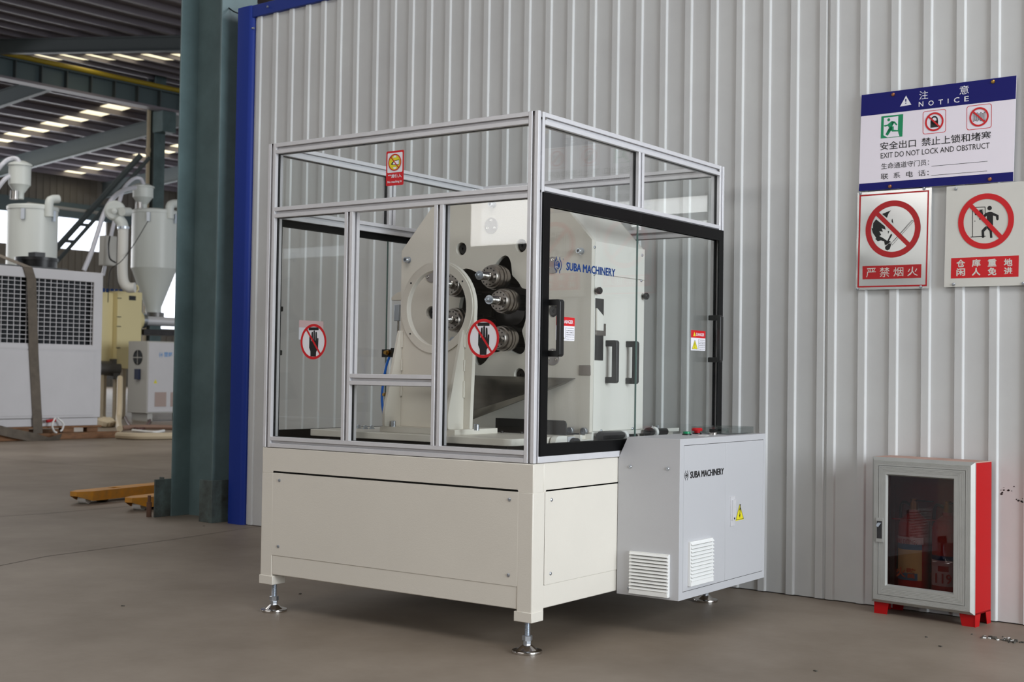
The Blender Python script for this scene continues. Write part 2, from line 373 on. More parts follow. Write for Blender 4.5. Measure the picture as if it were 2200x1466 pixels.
for n0 in (7.0, 10.1, 16.1, 22.75, 28.8):
    for i, p in enumerate(purl[:-1]):
        if (p > -35 and n0 > 16.3) or (p < -35 and n0 < 16.3) or (p > -9.5) or (n0 == 10.1 and p > -29) or (n0 == 7.0 and p < -24): continue
        z0, z1 = skin(p+0.1)-0.015, skin(p+1.28)-0.015
        nn = n0 if n0 != 7.0 else 3.0  # nearest strip is unseen, added to go with the west fill lamp
        wd = 0.95 if p < -35 else 0.8
        m = W(); m.add([(p+.1, nn, z0), (p+1.28, nn, z1), (p+1.28, nn+wd, z1), (p+.1, nn+wd, z0)], [(0,3,2,1)], SKYL); m.build('skylight_or_fill_sheet', ROOF, smooth=False)
def rafter(n, e0, e1, zz0, zz1, h0, h1, mt=RSTEEL):
    m = W()
    for (nn0, nn1, ta, tb) in ((n-0.09, n+0.09, 0.0, 0.03), (n-0.008, n+0.008, 0, None), (n-0.09, n+0.09, None, None)):
        if tb: A0, B0, A1, B1 = zz0-h0, zz0-h0+tb, zz1-h1, zz1-h1+tb
        elif ta == 0: A0, B0, A1, B1 = zz0-h0, zz0, zz1-h1, zz1
        else: A0, B0, A1, B1 = zz0-0.03, zz0, zz1-0.03, zz1
        m.add([(e0,nn0,A0),(e1,nn0,A1),(e1,nn1,A1),(e0,nn1,A0),(e0,nn0,B0),(e1,nn0,B1),(e1,nn1,B1),(e0,nn1,B0)], [(0,3,2,1),(4,5,6,7),(0,1,5,4),(1,2,6,5),(2,3,7,6),(3,0,4,7)], mt)
    return m
for n in (12.5, 18.7, 24.9, 31.2, 37.4): rafter(n, -52, -35, zWst(-52)-.2, zWst(-35)-.2, 0.75, 0.5).build('rafter', ROOF, smooth=False)
for n in (6.6, 13.4): rafter(n, -35, -8.2, zE(-35)-.15, zE(-8.2)-.15, 0.42, 0.28).build('rafter', ROOF, smooth=False)
# far west wall with its window band
ww = thing('wall_west', None, None, tuple(WALLF @ Vector((-52.2, 20, 0))), TH, kind='structure')
def wall_w(n0, n1, z0, z1): 
    m = W(); m.box((-52.4, n0, z0), (-52.2, n1, z1), FARW)
    k = n0
    while k < n1-0.15: m.box((-52.2, k, z0), (-52.17, min(k+0.09, n1), z1), FARW); k += 0.35
    return m.build('wall_cladding', ww, smooth=False)
wall_w(-25, 62, 7.98, 9.95); wall_w(-25, 62, 0, 2.9); wall_w(-25, 34.2, 2.9, 6.45); wall_w(36.5, 62, 2.9, 6.45); wall_w(31.6, 34.2, 6.45, 7.98); wall_w(36.5, 62, 6.45, 7.98); wall_w(-25, 20, 6.45, 7.98)
m = W(); m.box((-52.2, -25, 7.9), (-52.0, 62, 8.6), GIRD); m.build('wall_beam', ww, smooth=False)
win = thing('window_1', None, None, tuple(WALLF @ Vector((-52.3, 28, 6.45))), TH, kind='structure')
k = 20.0
while k < 31.5: m = W(); m.box((-52.33, k, 6.45), (-52.3, min(k+1.5, 31.6), 7.98), WINL); m.build('window_pane', win, smooth=False); k += 1.56
win = thing('window_2', None, None, tuple(WALLF @ Vector((-52.3, 35, 2.9))), TH, kind='structure')
m = W(); m.box((-52.33, 34.2, 2.9), (-52.3, 36.5, 6.45), WINL); m.build('window_pane', win, smooth=False)
# crane girder and the far column
gt = thing('crane_girder', 'grey-green crane runway girder with yellow conductor rail crossing behind the green column', 'girder', tuple(WALLF @ Vector((-31, 17, 8.9))), TH)
m = W(); m.box((-31.1, 0, 8.9), (-31.08, 40, 9.5), GIRD); m.build('girder_web', gt, smooth=False)
m = W(); m.box((-31.3, 0, 8.85), (-30.9, 40, 8.92), RSTEELP); m.build('bottom_flange', gt, smooth=False)
m = W(); m.box((-31.3, 0, 9.42), (-30.9, 40, 9.48), GIRD); m.build('top_flange', gt, smooth=False)
m = W(); m.cyl((-30.82, 0, 9.52), (-30.82, 40, 9.52), 0.07, YCOND, 10); m.build('conductor_rail', gt)
k = 8.0
while k < 26: m = W(); m.box((-31.1, k, 8.92), (-30.92, k+0.03, 9.42), RSTEEL); m.build('stiffener', gt, smooth=False); k += 0.8
c2 = thing('steel_column', 'far dark steel column behind the grey material dryer', 'column', tuple(WALLF @ Vector((-31.6, 19.4, 0))), TH)
def cn(px): return atE(px, 400, -31.6)[0]
n0, n1 = cn(322), cn(345)
m = W(); m.box((-31.85, n0, 0), (-31.82, n1, 10.6), RSTEEL); m.box((-31.45, n0, 0), (-31.42, n1, 10.6), TEAL); m.box((-31.82, (n0+n1)/2-.02, 0), (-31.45, (n0+n1)/2+.02, 10.6), RSTEEL); m.build('column_shaft', c2, smooth=False)
m = W(); m.box((-31.45, n0-.05, 8.2), (-30.95, n1+.05, 8.84), TEAL); m.build('crane_bracket', c2, smooth=False)
m = W(); m.cyl((-31.6, cn(317), 0), (-31.6, cn(317), 9.5), 0.06, PIPEC, 10)
for z in (3, 4.6, 6.2, 7.6, 9.2): m.cyl((-31.6, cn(317), z), (-31.6, cn(317), z+.12), 0.08, PIPEC, 10)
tag(m.build('downpipe'), 'thin beige downpipe running up the left side of the far steel column', 'pipe')
p, q = toW(atD(303, 333, 39.5)), toW(atD(70, 590, 39.5))
m = W(); m.cyl(p, q, 0.09, RSTEEL, 6); q2 = toW(atD(98, 590, 39.6)); p2 = toW(atD(322, 338, 39.6)); m.cyl(p2, q2, 0.06, RSTEEL, 6)
for t in (0.42, 0.58, 0.72, 0.86): m.cyl(p.lerp(q, t), p2.lerp(q2, t), 0.05, RSTEEL, 6)
tag(m.build('diagonal_brace', smooth=False), 'dark diagonal latticed brace crossing the bright far window', 'brace')
m = W(); m.cyl(toW(atD(60, 438, 37)), toW(atD(245, 462, 41)), 0.05, PIPEW, 8); tag(m.build('wall_pipe'), 'pale horizontal pipe above the bright far window', 'pipe')
# ---- the rest of the hall around the camera: south windows, east gate
ws = thing('wall_south', None, None, (0, -15.1, 0), 0, kind='structure')
def bxs(n0, n1, z0, z1): m = MB(); m.box((n0, -15.2, z0), (n1, -15.0, z1), FARW); m.build('wall_cladding', ws, smooth=False)
bxs(-30, 12, 0, 3.12); bxs(-30, 12, 6.1, 8.5); bxs(-30, -16.6, 3.12, 6.1); bxs(-14.7, -11.65, 3.12, 6.1); bxs(-11.65, -8.4, 4.15, 6.1); bxs(-8.4, -8.2, 3.12, 6.1); bxs(2.0, 12, 3.12, 6.1); bxs(-16.6, -14.7, 3.34, 6.1)
m = MB()
for xx in (-9.9, -6.2, -4.2, -2.2, -.2): m.box((xx, -15.12, 3.12), (xx+.08, -15.0, 4.15 if xx < -9 else 6.1), RSTEEL)
m.box((-11.65, -15.12, 3.12), (2.0, -15.05, 3.2), RSTEEL); m.build('window_frame', ws, smooth=False)
we = thing('wall_east', None, None, (9.1, 0, 0), 0, kind='structure')
def bxe(y0, y1, z0, z1): m = MB(); m.box((9.0, y0, z0), (9.2, y1, z1), FARW); m.build('wall_cladding', we, smooth=False)
bxe(-15.2, -4.0, 0, 8.5); bxe(1.0, 8.0, 0, 8.5); bxe(-4.0, 1.0, 4.6, 8.5); bxe(8.0, 16.0, 6.4, 8.5); bxe(16.0, 30, 0, 8.5)  # northern opening is added for the north-east fill lamp
# ================================================================== SIGNS ON THE WALL
def crop(x0, y0, s, off, f=atW): return lambda pts: [f(x0+p[0]/s, y0+p[1]/s, off) for p in pts]
OFF = 0.036
def wall_sign(name, label, corners, basemat, off=OFF, group=None):
    q = [atW(*c, off) for c in corners]
    P = WO+WE*q[0][0]+Vector((0, 0, q[0][1]))-WN*off
    t = thing(name, label, 'sign', tuple(P), TH)
    m = MB(); m.poly([q], WO, WE, (0, 0, 1), off-0.002, off, basemat); m.build('sign_plate', t, smooth=False)
    return t
class Print(MB):
    """flat print on a plane; lay adds shapes, each a touch prouder than the last"""
    def __init__(s, O, U, V, off): super().__init__(); s.O, s.U, s.V, s.n = Vector(O), Vector(U), Vector(V), off; s.L = 0
    def lay(s, loops, m, lev=1): s.poly(loops, s.O, s.U, s.V, s.n+0.0004*lev, s.n+0.0004*lev, m)
    def lab(s, t, box, m, lev=2, bold=0.0, fat=0.0):
        s.text(t, box, s.O, s.U, s.V, s.n+0.0004*lev, m, bold)
        for k, (du, dv) in enumerate(((-fat, 0), (fat, 0), (0, fat*.6), (0, -fat*.6)) if fat else ()):
            s.text(t, (box[0]+du, box[1]+dv, box[2]+du, box[3]+dv), s.O, s.U, s.V, s.n+0.0004*lev+.00004*(k+1), m, bold)
    def line(s, pts, w, m, lev=1, closed=False):
        P = [Vector(p) for p in pts]
        if closed: P = P+[P[0]]
        for a, b2 in zip(P[:-1], P[1:]):
            d = b2-a
            if d.length < 1e-6: continue
            d.normalize(); nn = Vector((-d.y, d.x))*w/2; a2 = a-d*w*0.3; b3 = b2+d*w*0.3
            s.lay([[tuple(a2-nn), tuple(b3-nn), tuple(b3+nn), tuple(a2+nn)]], m, lev)
    def ban(s, cx, cyy, R, r, m, lev=2, barw=None, ang=45, inner=None):
        if inner: s.lay([circ(cx, cyy, R-0.0005, 48)], inner, lev-1)
        s.lay([circ(cx, cyy, R, 64), circ(cx, cyy, r, 64)], m, lev+1)
        a = math.radians(ang); d = Vector((math.cos(a), -math.sin(a))); w = barw or (R-r); k = (R+r)/2
        s.line([Vector((cx, cyy))-d*k, Vector((cx, cyy))+d*k], w, m, lev+1.5)
def screws(t, pts, off, m, r=0.006):
    for s_, z_ in pts:
        P = WO+WE*s_+Vector((0, 0, z_))-WN*off
        k = MB(); k.lathe([(0, r), (0.0025, r*0.95), (0.004, r*0.55), (0.0042, 0)], P, -WN, m, 12); k.build('screw', t)
# notice board
C6 = crop(1820, 150, 5.43, OFF)
t = wall_sign('notice_sign', 'large blue and white exit notice board, topmost of the three wall signs', [(1851.3, 204.3), (1844.9, 411), (2177, 389.4), (2184, 162)], SIGNW)
p = Print(WO, WE, (0, 0, 1), OFF)
p.lay([C6([(170, 296), (1977, 66), (1966, 340), (160, 545)])], NAVY); p.lay([C6([(142, 1332), (1938, 1192), (1937, 1299), (135, 1418)])], NAVY)
p.lay([C6([(688, 302), (750, 408), (618, 430)])], WHITEP, 2)
def bx(c, l, t_, r, b_):     # box from picture edges: left-bottom and right-top
    a = c([(l, b_)])[0]; d = c([(r, t_)])[0]; return (a[0], a[1], d[0], d[1])
def tx(pr, c, s_, l, lt, lb, r, rt, rb, m, bold=0.0, lev=2):
    """lettering between picture corners (left top/bottom, right top/bottom)"""
    a = c([(l, lt), (l, lb), (r, rt), (r, rb)]); pr.lab(s_, ((a[0][0]+a[1][0])/2, (a[1][1]+a[3][1])/2, (a[2][0]+a[3][0])/2, (a[0][1]+a[2][1])/2), m, lev, bold)
tx(p, C6, '!', 678, 340, 398, 694, 338, 396, NAVY, 0.0, 3)
tx(p, C6, '注', 842, 252, 350, 945, 240, 338, WHITEP); tx(p, C6, '意', 1312, 190, 290, 1422, 180, 280, WHITEP)
for ch, x0, x1, yt, yb in (('N', 836, 890, 372, 430), ('O', 948, 1012, 358, 418), ('T', 1066, 1118, 348, 404), ('I', 1174, 1184, 338, 392), ('C', 1246, 1310, 322, 384), ('E', 1368, 1420, 308, 368)): tx(p, C6, ch, x0, yt+3, yb+3, x1, yt-3, yb-3, WHITEP, 0.01)
p.lay([C6([(400, 545), (655, 517), (645, 779), (392, 803)])], GREENP); p.lay([C6([(430, 562), (598, 541), (592, 700), (600, 745), (612, 776), (470, 790), (425, 765)])], SIGNW, 2)
for pl in ([(470, 640), (520, 600), (560, 605), (530, 655), (520, 700), (455, 757), (470, 715), (490, 680), (478, 655), (440, 665), (428, 650)], [(520, 600), (562, 608), (588, 640), (575, 650), (548, 622), (520, 650)], [(500, 665), (545, 660), (545, 700), (612, 705), (618, 720), (525, 722), (505, 700)], [(490, 680), (525, 690), (505, 725), (475, 770), (448, 757)]): p.lay([C6(pl)], GREENP, 3)
c0 = C6([(487, 584)])[0]; p.lay([circ(c0[0], c0[1], 0.006, 20)], GREENP, 3)
for cx, cyy, cc in ((1018, 607, 0), (1540, 550, 1)):
    a = C6([(cx, cyy)])[0]; z = 0.0465 if cc == 0 else 0.0480
    p.lay([rrect(a[0]-z, a[1]-z*0.98, a[0]+z, a[1]+z*0.98, 0.010), rrect(a[0]-z+.0022, a[1]-z*0.98+.0022, a[0]+z-.0022, a[1]+z*0.98-.0022, 0.008)], REDP)
    if cc == 0:
        p.lay([[(a[0]-.015, a[1]-.022), (a[0]+.015, a[1]-.022), (a[0]+.015, a[1]+.004), (a[0]-.015, a[1]+.004)]], BLACKP, 2)
        p.lay([circ(a[0], a[1]+.006, .0145, 24, ry=.017), circ(a[0], a[1]+.006, .009, 24, ry=.011)], BLACKP, 2)
    else:
        for k in range(-3, 4): p.lay([rect(a[0]+k*.007-.0025, a[1]-.013-(k % 2)*.003, a[0]+k*.007+.0025, a[1]+.013+(k % 2)*.004), rect(a[0]+k*.007-.0012, a[1]-.011-(k % 2)*.003, a[0]+k*.007+.0012, a[1]+.011+(k % 2)*.004)], BLACKP, 2)
    p.ban(a[0], a[1], 0.037, 0.030, REDP, 3, 0.006, 45)
tx(p, C6, '安全出口', 388, 845, 940, 803, 810, 900, BLACKP, 0.006); tx(p, C6, '禁止上锁和堵塞', 870, 795, 892, 1680, 715, 815, BLACKP, 0.006)
tx(p, C6, 'EXIT DO NOT LOCK AND OBSTRUCT', 393, 972, 1034, 1663, 850, 918, BLACKP, 0.0)
tx(p, C6, '生命通道守门员：', 400, 1090, 1162, 956, 1045, 1115, BLACKP, 0.0); tx(p, C6, '联  系  电  话：', 395, 1207, 1277, 952, 1170, 1240, BLACKP, 0.0)
p.line(C6([(985, 1126), (1636, 1068)]), 0.0016, BLACKP); p.line(C6([(983, 1234), (1632, 1181)]), 0.0016, BLACKP)
p.build('print', t, smooth=False)
screws(t, C6([(540, 290), (502, 1362), (1668, 1278)]), OFF+0.001, BRASSC, 0.0075); screws(t, C6([(1705, 140)]), OFF+0.001, BRASS, 0.0075)
# no smoking / no open fire sign
OF2 = 0.034; C7 = crop(1820, 390, 5.79, OF2)
t = wall_sign('no_fire_sign', 'silver prohibition sign with burning match, under the notice board at left', [(1820+130/5.79, 390+140/5.79), (1820+105/5.79, 390+1350/5.79), (1820+1020/5.79, 390+1332/5.79), (1820+1054/5.79, 390+75/5.79)], SIGNM, OF2)
p = Print(WO, WE, (0, 0, 1), OF2)
p.lay([C7([(153, 170), (1020, 108), (992, 1303), (128, 1322)]), C7([(173, 187), (1002, 127), (974, 1284), (147, 1302)])], REDS)
p.lay([C7([(192, 1055), (925, 1030), (920, 1200), (192, 1220)])], REDS)
for ch, x0, x1, yt, yb in (('严', 238, 358, 1080, 1195), ('禁', 405, 528, 1070, 1190), ('烟', 578, 700, 1068, 1182), ('火', 750, 880, 1062, 1178)): tx(p, C7, ch, x0, yt, yb, x1, yt-2, yb-2, SIGNG, 0.0)
for pl in ([(360, 470), (470, 560), (480, 600), (430, 585), (445, 625), (400, 620), (425, 665), (400, 680), (440, 700), (500, 740), (520, 745), (470, 798), (460, 745), (420, 735), (380, 745), (350, 715), (362, 705), (320, 640), (303, 580), (320, 585), (325, 520)],
           [(435, 405), (545, 360), (515, 400), (495, 455)], [(553, 480), (565, 465), (575, 525), (555, 505)], [(545, 650), (563, 665), (520, 740), (545, 750), (490, 790), (480, 780)], [(505, 615), (525, 620), (510, 655)],
           [(520, 770), (545, 775), (545, 800), (528, 845), (500, 858), (475, 845), (472, 815), (500, 790)]): p.lay([C7(pl)], BLACKP, 1)
for a, c_ in (((545, 775), (805, 480)), ((560, 792), (830, 492)), ((575, 745), (815, 485)), ((805, 480), (830, 492)), ((530, 740), (560, 790))): p.line(C7([a, c_]), 0.0014, BLACKP, 1)
a = C7([(568, 592)])[0]; R = C7([(568, 237)])[0][1]-a[1]; p.ban(a[0], a[1], R, R*0.80, REDS, 3, R*0.155, 45)
p.build('print', t, smooth=False); screws(t, C7([(163, 150), (957, 90), (130, 1338), (918, 1312)]), OF2+0.001, ZINC, 0.006)
# no entry for unauthorised persons sign
C7 = crop(1820, 390, 5.79, OF2)
t = wall_sign('no_entry_sign', 'grey-white prohibition sign with figure at a door, rightmost of the wall signs', [(1820+1238/5.79, 390+65/5.79), (1820+1205/5.79, 390+1316/5.79), (1820+2290/5.79, 390+1290/5.79), (1820+2322/5.79, 390-12/5.79)], SIGNG, OF2)
p = Print(WO, WE, (0, 0, 1), OF2)
p.lay([C7([(1295, 955), (2137, 920), (2132, 1185), (1290, 1208)])], REDP)
for row, (s_, y0, y1) in enumerate((('仓库重地', 972, 1068), ('闲人免进', 1080, 1178))):
    for ch, x0 in zip(s_, (1360, 1552, 1750, 1950)): tx(p, C7, ch, x0, y0-(x0-1360)*.02, y1-(x0-1360)*.02, x0+108, y0-(x0-1310)*.02, y1-(x0-1310)*.02, SIGNG, 0.03)
p.line(C7([(1560, 350), (1560, 690)]), 0.0026, BLACKP); p.line(C7([(1585, 322), (1717, 318), (1717, 480)]), 0.0026, BLACKP); p.line(C7([(1640, 355), (1690, 352), (1690, 440)]), 0.0016, BLACKP)
p.line(C7([(1538, 692), (1722, 682)]), 0.0026, BLACKP); p.lay([C7([(1588, 380), (1680, 350), (1690, 420), (1590, 420)])], BLACKP)
a = C7([(1773, 332)])[0]; p.lay([circ(a[0], a[1], 0.0085, 24)], BLACKP); a = C7([(1590, 494)])[0]; p.lay([circ(a[0], a[1], 0.002, 10)], BLACKP)
for pl in ([(1730, 390), (1770, 378), (1800, 380), (1885, 420), (1885, 475), (1870, 485), (1855, 475), (1852, 435), (1815, 425), (1815, 570), (1800, 600), (1808, 700), (1780, 705), (1772, 620), (1720, 560), (1740, 560), (1738, 430), (1650, 480), (1640, 465)], [(1720, 560), (1740, 590), (1705, 625), (1708, 695), (1688, 705), (1675, 695), (1672, 610)]): p.lay([C7(pl)], BLACKP)
a = C7([(1725, 495)])[0]; R = C7([(1725, 150)])[0][1]-a[1]; p.ban(a[0], a[1], R, R*0.80, REDP, 3, R*0.155, 48)
p.build('print', t, smooth=False); screws(t, C7([(1355, 95), (1327, 1282), (2192, 1270)]), OF2+0.001, ZINC, 0.006)
# ================================================================== FIRE EXTINGUISHER CABINET
PA = Vector(atZ(1889, 1320)+(0,)); PB = Vector(atZ(2092, 1350)+(0,)); FU = (PB-PA).normalized(); FB = Vector((-FU.y, FU.x, 0))
FM = Matrix(((FU.x, FB.x, 0, PB.x), (FU.y, FB.y, 0, PB.y), (0, 0, 1, 0), (0, 0, 0, 1)))
def atFB(px, py, back=0.0):
    d = ray(px, py); P0 = PB+FB*back; t_ = (P0-CAM).dot(FB)/d.dot(FB); q = CAM+d*t_-PB; return (q.dot(FU), q.z)
uL = atFB(1872.5, 1100)[0]; zb_ = atFB(1873, 1291)[1]; zt_ = atFB(1873, 981)[1]; DEP = 0.150
t = thing('extinguisher_cabinet', 'low red cabinet with aluminium framed smoked glass door on the floor at right', 'cabinet', tuple(PB), math.atan2(FU.y, FU.x))
print('firebox', uL, zb_, zt_)
m = MB(FM); th_ = 0.0015
m.box((uL+.004, 0.012, zb_+.004), (uL+.006, DEP, zt_-.002), RED); m.box((-.006, 0.012, zb_-.003), (0, DEP, zt_-.002), RED)
m.box((uL+.004, DEP-.003, zb_), (0, DEP, zt_-.002), RED); m.box((uL+.004, 0.012, zb_-.003), (0, DEP, zb_+.004), RED)
m.build('body', t, 0.001)
m = MB(FM); m.box((uL+.003, 0.010, zt_-.004), (0, DEP, zt_), DUSTY); m.build('top_panel', t)
zl = zb_-.003
for u0, u1 in ((uL+.008, uL+.068), (-.062, 0.0)):      # tapered sheet legs
    for y0 in (0.014, DEP-.004):
        m = MB(FM); a0 = (u0, u1) if u1 == 0 else (u0, u1)
        tp = [(u0, zl), (u1, zl), (u1-(0 if u1 == 0 else .008), 0), (u0+(.010 if u1 == 0 else .0), 0)]
        m.poly([tp], (0, y0+.002, 0), (1, 0, 0), (0, 0, 1), 0, .002, RED)
        us = -.002 if u1 == 0 else u0
        ya, yb = (0.012, 0.060) if y0 < .05 else (DEP-.045, DEP)
        yc, yd = (ya, yb-.012) if y0 < .05 else (ya+.012, yb)
        m.poly([[(ya, zl), (yb, zl), (yd, 0), (yc, 0)]], (us, 0, 0), (0, 1, 0), (0, 0, 1), 0, .002, RED)
        m.build('leg', t)
# outer frame: four mitred mouldings, each with a bevelled outer lip
gl = [atFB(1905.5, 1021), atFB(2045, 1032), atFB(2049, 1274), atFB(1907, 1256)]
gx0, gx1 = (gl[0][0]+gl[3][0])/2, (gl[1][0]+gl[2][0])/2; gz0, gz1 = (gl[2][1]+gl[3][1])/2, (gl[0][1]+gl[1][1])/2
print('glass', gx0, gx1, gz0, gz1)
def moulding(rings, name):
    """rings: list of (rect, y) from outside to inside; builds four mitred pieces"""
    for k in range(4):
        m = MB(FM); vs = []; fs = []
        for (x0, z0, x1, z1), y in rings:
            c = [(x0, z0), (x1, z0), (x1, z1), (x0, z1)]; a, b_ = c[k], c[(k+1) % 4]; vs += [(a[0], y, a[1]), (b_[0], y, b_[1])]
        for i in range(len(rings)-1): fs.append((2*i, 2*i+1, 2*i+3, 2*i+2))
        m.add(vs, fs, ALUF); m.build(name, t, smooth=False)
ox0, ox1, oz0, oz1 = uL, 0.0, zb_-.003, zt_
def ins(d, g=0): return (ox0+d, oz0+d, ox1-d, oz1-d)
mx = ox1-.040
rg = [(ins(0), 0.012), (ins(0.0005), 0.006), (ins(.012), -.006)]
for k in range(4): rg += [(ins(.014+k*.0035), -.0065), (ins(.0150+k*.0035), -.0058), (ins(.0160+k*.0035), -.0065)]
rg += [(ins(.031), -.0065), (ins(.0315), -.003), (ins(.0330), -.003)]
moulding(rg, 'frame_moulding')
ix = ins(.0330)
def lerp_r(f): return (ix[0]+(gx0-ix[0])*f, ix[1]+(gz0-ix[1])*f, ix[2]+(gx1-ix[2])*f, ix[3]+(gz1-ix[3])*f)
rg = [(lerp_r(0), -.003), (lerp_r(.01), -.0068)]
for k in range(4): rg += [(lerp_r(.15+k*.13), -.0068), (lerp_r(.18+k*.13), -.0060), (lerp_r(.21+k*.13), -.0068)]
rg += [(lerp_r(.86), -.0068), (lerp_r(1.0), .004), (lerp_r(1.0), .008)]
moulding(rg, 'door_moulding')
m = MB(FM); m.box((gx0, .0045, gz0), (gx1, .0075, gz1), DGLASS); m.build('door_pane', t)
lt = [atFB(1885.5, 1112), atFB(1897.5, 1165)]
m = MB(FM); m.box((lt[0][0], -.012, lt[1][1]), (lt[1][0]+.004, -.006, lt[0][1]), ALUF); m.box((lt[0][0]+.004, -.0135, lt[1][1]+.014), (lt[1][0], -.0115, lt[0][1]-.012), STEELD)
m.poly([[(lt[0][0]+.002, lt[0][1]-.030), (lt[0][0]+.010, lt[0][1]-.018), (lt[1][0], lt[0][1]-.018), (lt[0][0]+.011, lt[0][1]-.036)]], (0, -.014, 0), (1, 0, 0), (0, 0, 1), 0, .004, ZINC); m.build('door_latch', t)
m = MB(FM); m.tube([(gx0+.01, .02, gz0+(gz1-gz0)*.60), (gx1-.01, .02, gz0+(gz1-gz0)*.63)], .0022, REDS, 6); m.build('cross_wire', t)
def extinguisher(u, lab, kind):
    base = FM @ Vector((u, 0.078, zb_+.004)); e = thing('fire_extinguisher', lab, 'extinguisher', tuple(base), math.atan2(FU.y, FU.x)); h = (gz1-zb_)*0.70; r = .058
    m = MB(); m.lathe([(0, r*.8), (.006, r*.97), (.015, r), (h-.05, r), (h-.03, r*.9), (h-.012, r*.6), (h, r*.33), (h+.012, r*.33)], base, (0, 0, 1), REDF, 32); m.build('cylinder', e)
    m = MB(); zb2 = base.z
    def band(z0, z1, mt, a0, a1, rr):
        vs = []; N_ = 14
        for i in range(N_+1):
            a = a0+(a1-a0)*i/N_; d = FU*math.sin(a)-FB*math.cos(a); vs += [base+d*rr+Vector((0, 0, z0)), base+d*rr+Vector((0, 0, z1))]
        m.add(vs, [(2*i, 2*i+2, 2*i+3, 2*i+1) for i in range(N_)], mt)
    if kind == 0:
        band(h*.26, h*.62, mat('pale yellow label', (232, 222, 150), .5), -1.2, 1.0, r+.0006); band(h*.26, h*.34, mat('blue label band', (90, 150, 190), .5), -1.2, .7, r+.0012); band(h*.60, h*.66, MATS['blue label band'], -1.2, 1.0, r+.0012); band(h*.66, h*.74, WHITEP, -1.2, 1.1, r+.0012)
    else:
        band(h*.24, h*.52, mat('pale label', (222, 214, 222), .5), -.9, .9, r+.0006); band(h*.52, h*.57, LOGO, -.9, .9, r+.0012); band(h*.40, h*.46, REDS, -.2, .5, r+.0012)
    m.build('label_sheet', e)
    if kind == 0:
        m = MB(); O = base-FB*(r+.003); m.text('FIRE EXTINGU', (-.043, h*.665, .045, h*.715), O, FU, (0, 0, 1), 0, REDS, .01); m.text('火警', (-.043, h*.285, .040, h*.40), O, FU, (0, 0, 1), 0, mat('orange print', (214, 110, 60), .5), .02)
        m.build('lettering', e, smooth=False)
    else:
        m = MB(); O = base-FB*(r+.003); m.text('119', (-.02, h*.27, .045, h*.38), O, FU, (0, 0, 1), 0, REDS, .02); m.build('lettering', e, smooth=False)
    m = MB(); m.lathe([(0, .016), (.03, .016), (.03, .012), (.042, .012)], base+Vector((0, 0, h+.012)), (0, 0, 1), BRASS, 16); m.build('valve', e)
    m = MB(); O = base+Vector((0, 0, h+.046)); m.box((-.008, -.02, 0), (.075, .0, .004), BLACK, Matrix.Translation(O) @ Matrix.Rotation(math.atan2(FU.y, FU.x), 4, 'Z') @ Matrix.Translation((0, .01, .0))); m.build('lever', e)
    m = MB(); q = base+Vector((0, 0, h+.03)); m.tube(bez([q-FU*.012, q-FU*.05+Vector((0, 0, .0)), q-FU*.057-Vector((0, 0, .10)), base-FU*.066+Vector((0, 0, h*.35))]), .006, BLACK, 8); m.build('hose', e)
u1_ = gx0+(gx1-gx0)*.27; u2_ = gx0+(gx1-gx0)*.79
extinguisher(u1_, 'red fire extinguisher with yellow and blue label, left one behind the smoked glass', 0)
extinguisher(u2_, 'red fire extinguisher with pale red-printed label, right one behind the smoked glass', 1)
# litter beside the cabinet
m = MB(); rr = random.Random(3)
for i in range(70):
    px = rr.gauss(2168, 12) if i > 22 else rr.uniform(2105, 2140); py = 1377+(px-2168)*.16+rr.gauss(0, 2.4) if i > 22 else rr.uniform(1369, 1373)
    q = atZ(px, py); sz = rr.uniform(.002, .006)
    m.box((-sz, -sz*.6, 0), (sz, sz*.6, sz*.8), LITTER if i % 6 else LOUV, Matrix.Translation((q[0], q[1], 0)) @ Matrix.Rotation(rr.uniform(0, 3), 4, 'Z'))
tag(m.build('floor_litter', smooth=False), 'small heap of dust and chips on the floor by the red cabinet', 'litter', kind='stuff')
m = MB(); rr = random.Random(5)
for px, py in ((1990, 1370), (1752, 1443), (2020, 1390), (2088, 1364), (645, 1277), (264, 1303), (438, 1131)):
    q = atZ(px, py); sz = rr.uniform(.004, .007); m.box((-sz, -sz*.5, 0), (sz, sz*.5, .003), LITTER, Matrix.Translation((q[0], q[1], 0)) @ Matrix.Rotation(rr.uniform(0, 3), 4, 'Z'))
tag(m.build('floor_specks', smooth=False), 'scattered dark specks of dirt lying on the bare concrete floor', 'litter', kind='stuff')
# ================================================================== THE MACHINE
AW, BD, ZT, ZB, ZL = 1.242, 1.352, 1.767, 0.619, 0.105     # width, depth, top, table base top, underside of the corner blocks
P = 0.04
mc = thing('caged_machine', 'cream cutting machine on levelling feet inside a glazed aluminium guard cage', 'machine', (-AW/2, BD/2, 0))
# ---- base frame
zf = 0.143
m = MB()
PW = 0.060
for x0 in (-AW, -PW):
    for y0 in (0, BD-PW): m.box((x0, y0 if y0 == 0 else y0-.010, ZL+0.028), (x0+PW, y0+PW+(.010 if y0 == 0 else 0), ZB-.095), CREAM)
for a, c in (((-AW, 0, ZB-.098), (0, .06, ZB-.002)), ((-AW, BD-.06, ZB-.098), (0, BD, ZB-.002)), ((-AW, .06, ZB-.098), (-AW+.06, BD-.06, ZB-.002)), ((-.06, .06, ZB-.098), (0, BD-.06, ZB-.002)),
             ((-AW+PW, .002, zf), (-PW, .06, zf+.075)), ((-AW+PW, BD-.06, zf), (-PW, BD, zf+.075)), ((-AW+.002, PW, zf), (-AW+.06, BD-PW, zf+.075)), ((-.06, PW, zf), (-.002, BD-PW, zf+.075))): m.box(a, c, CREAM)
base = m.build('base_frame', mc, 0.003)
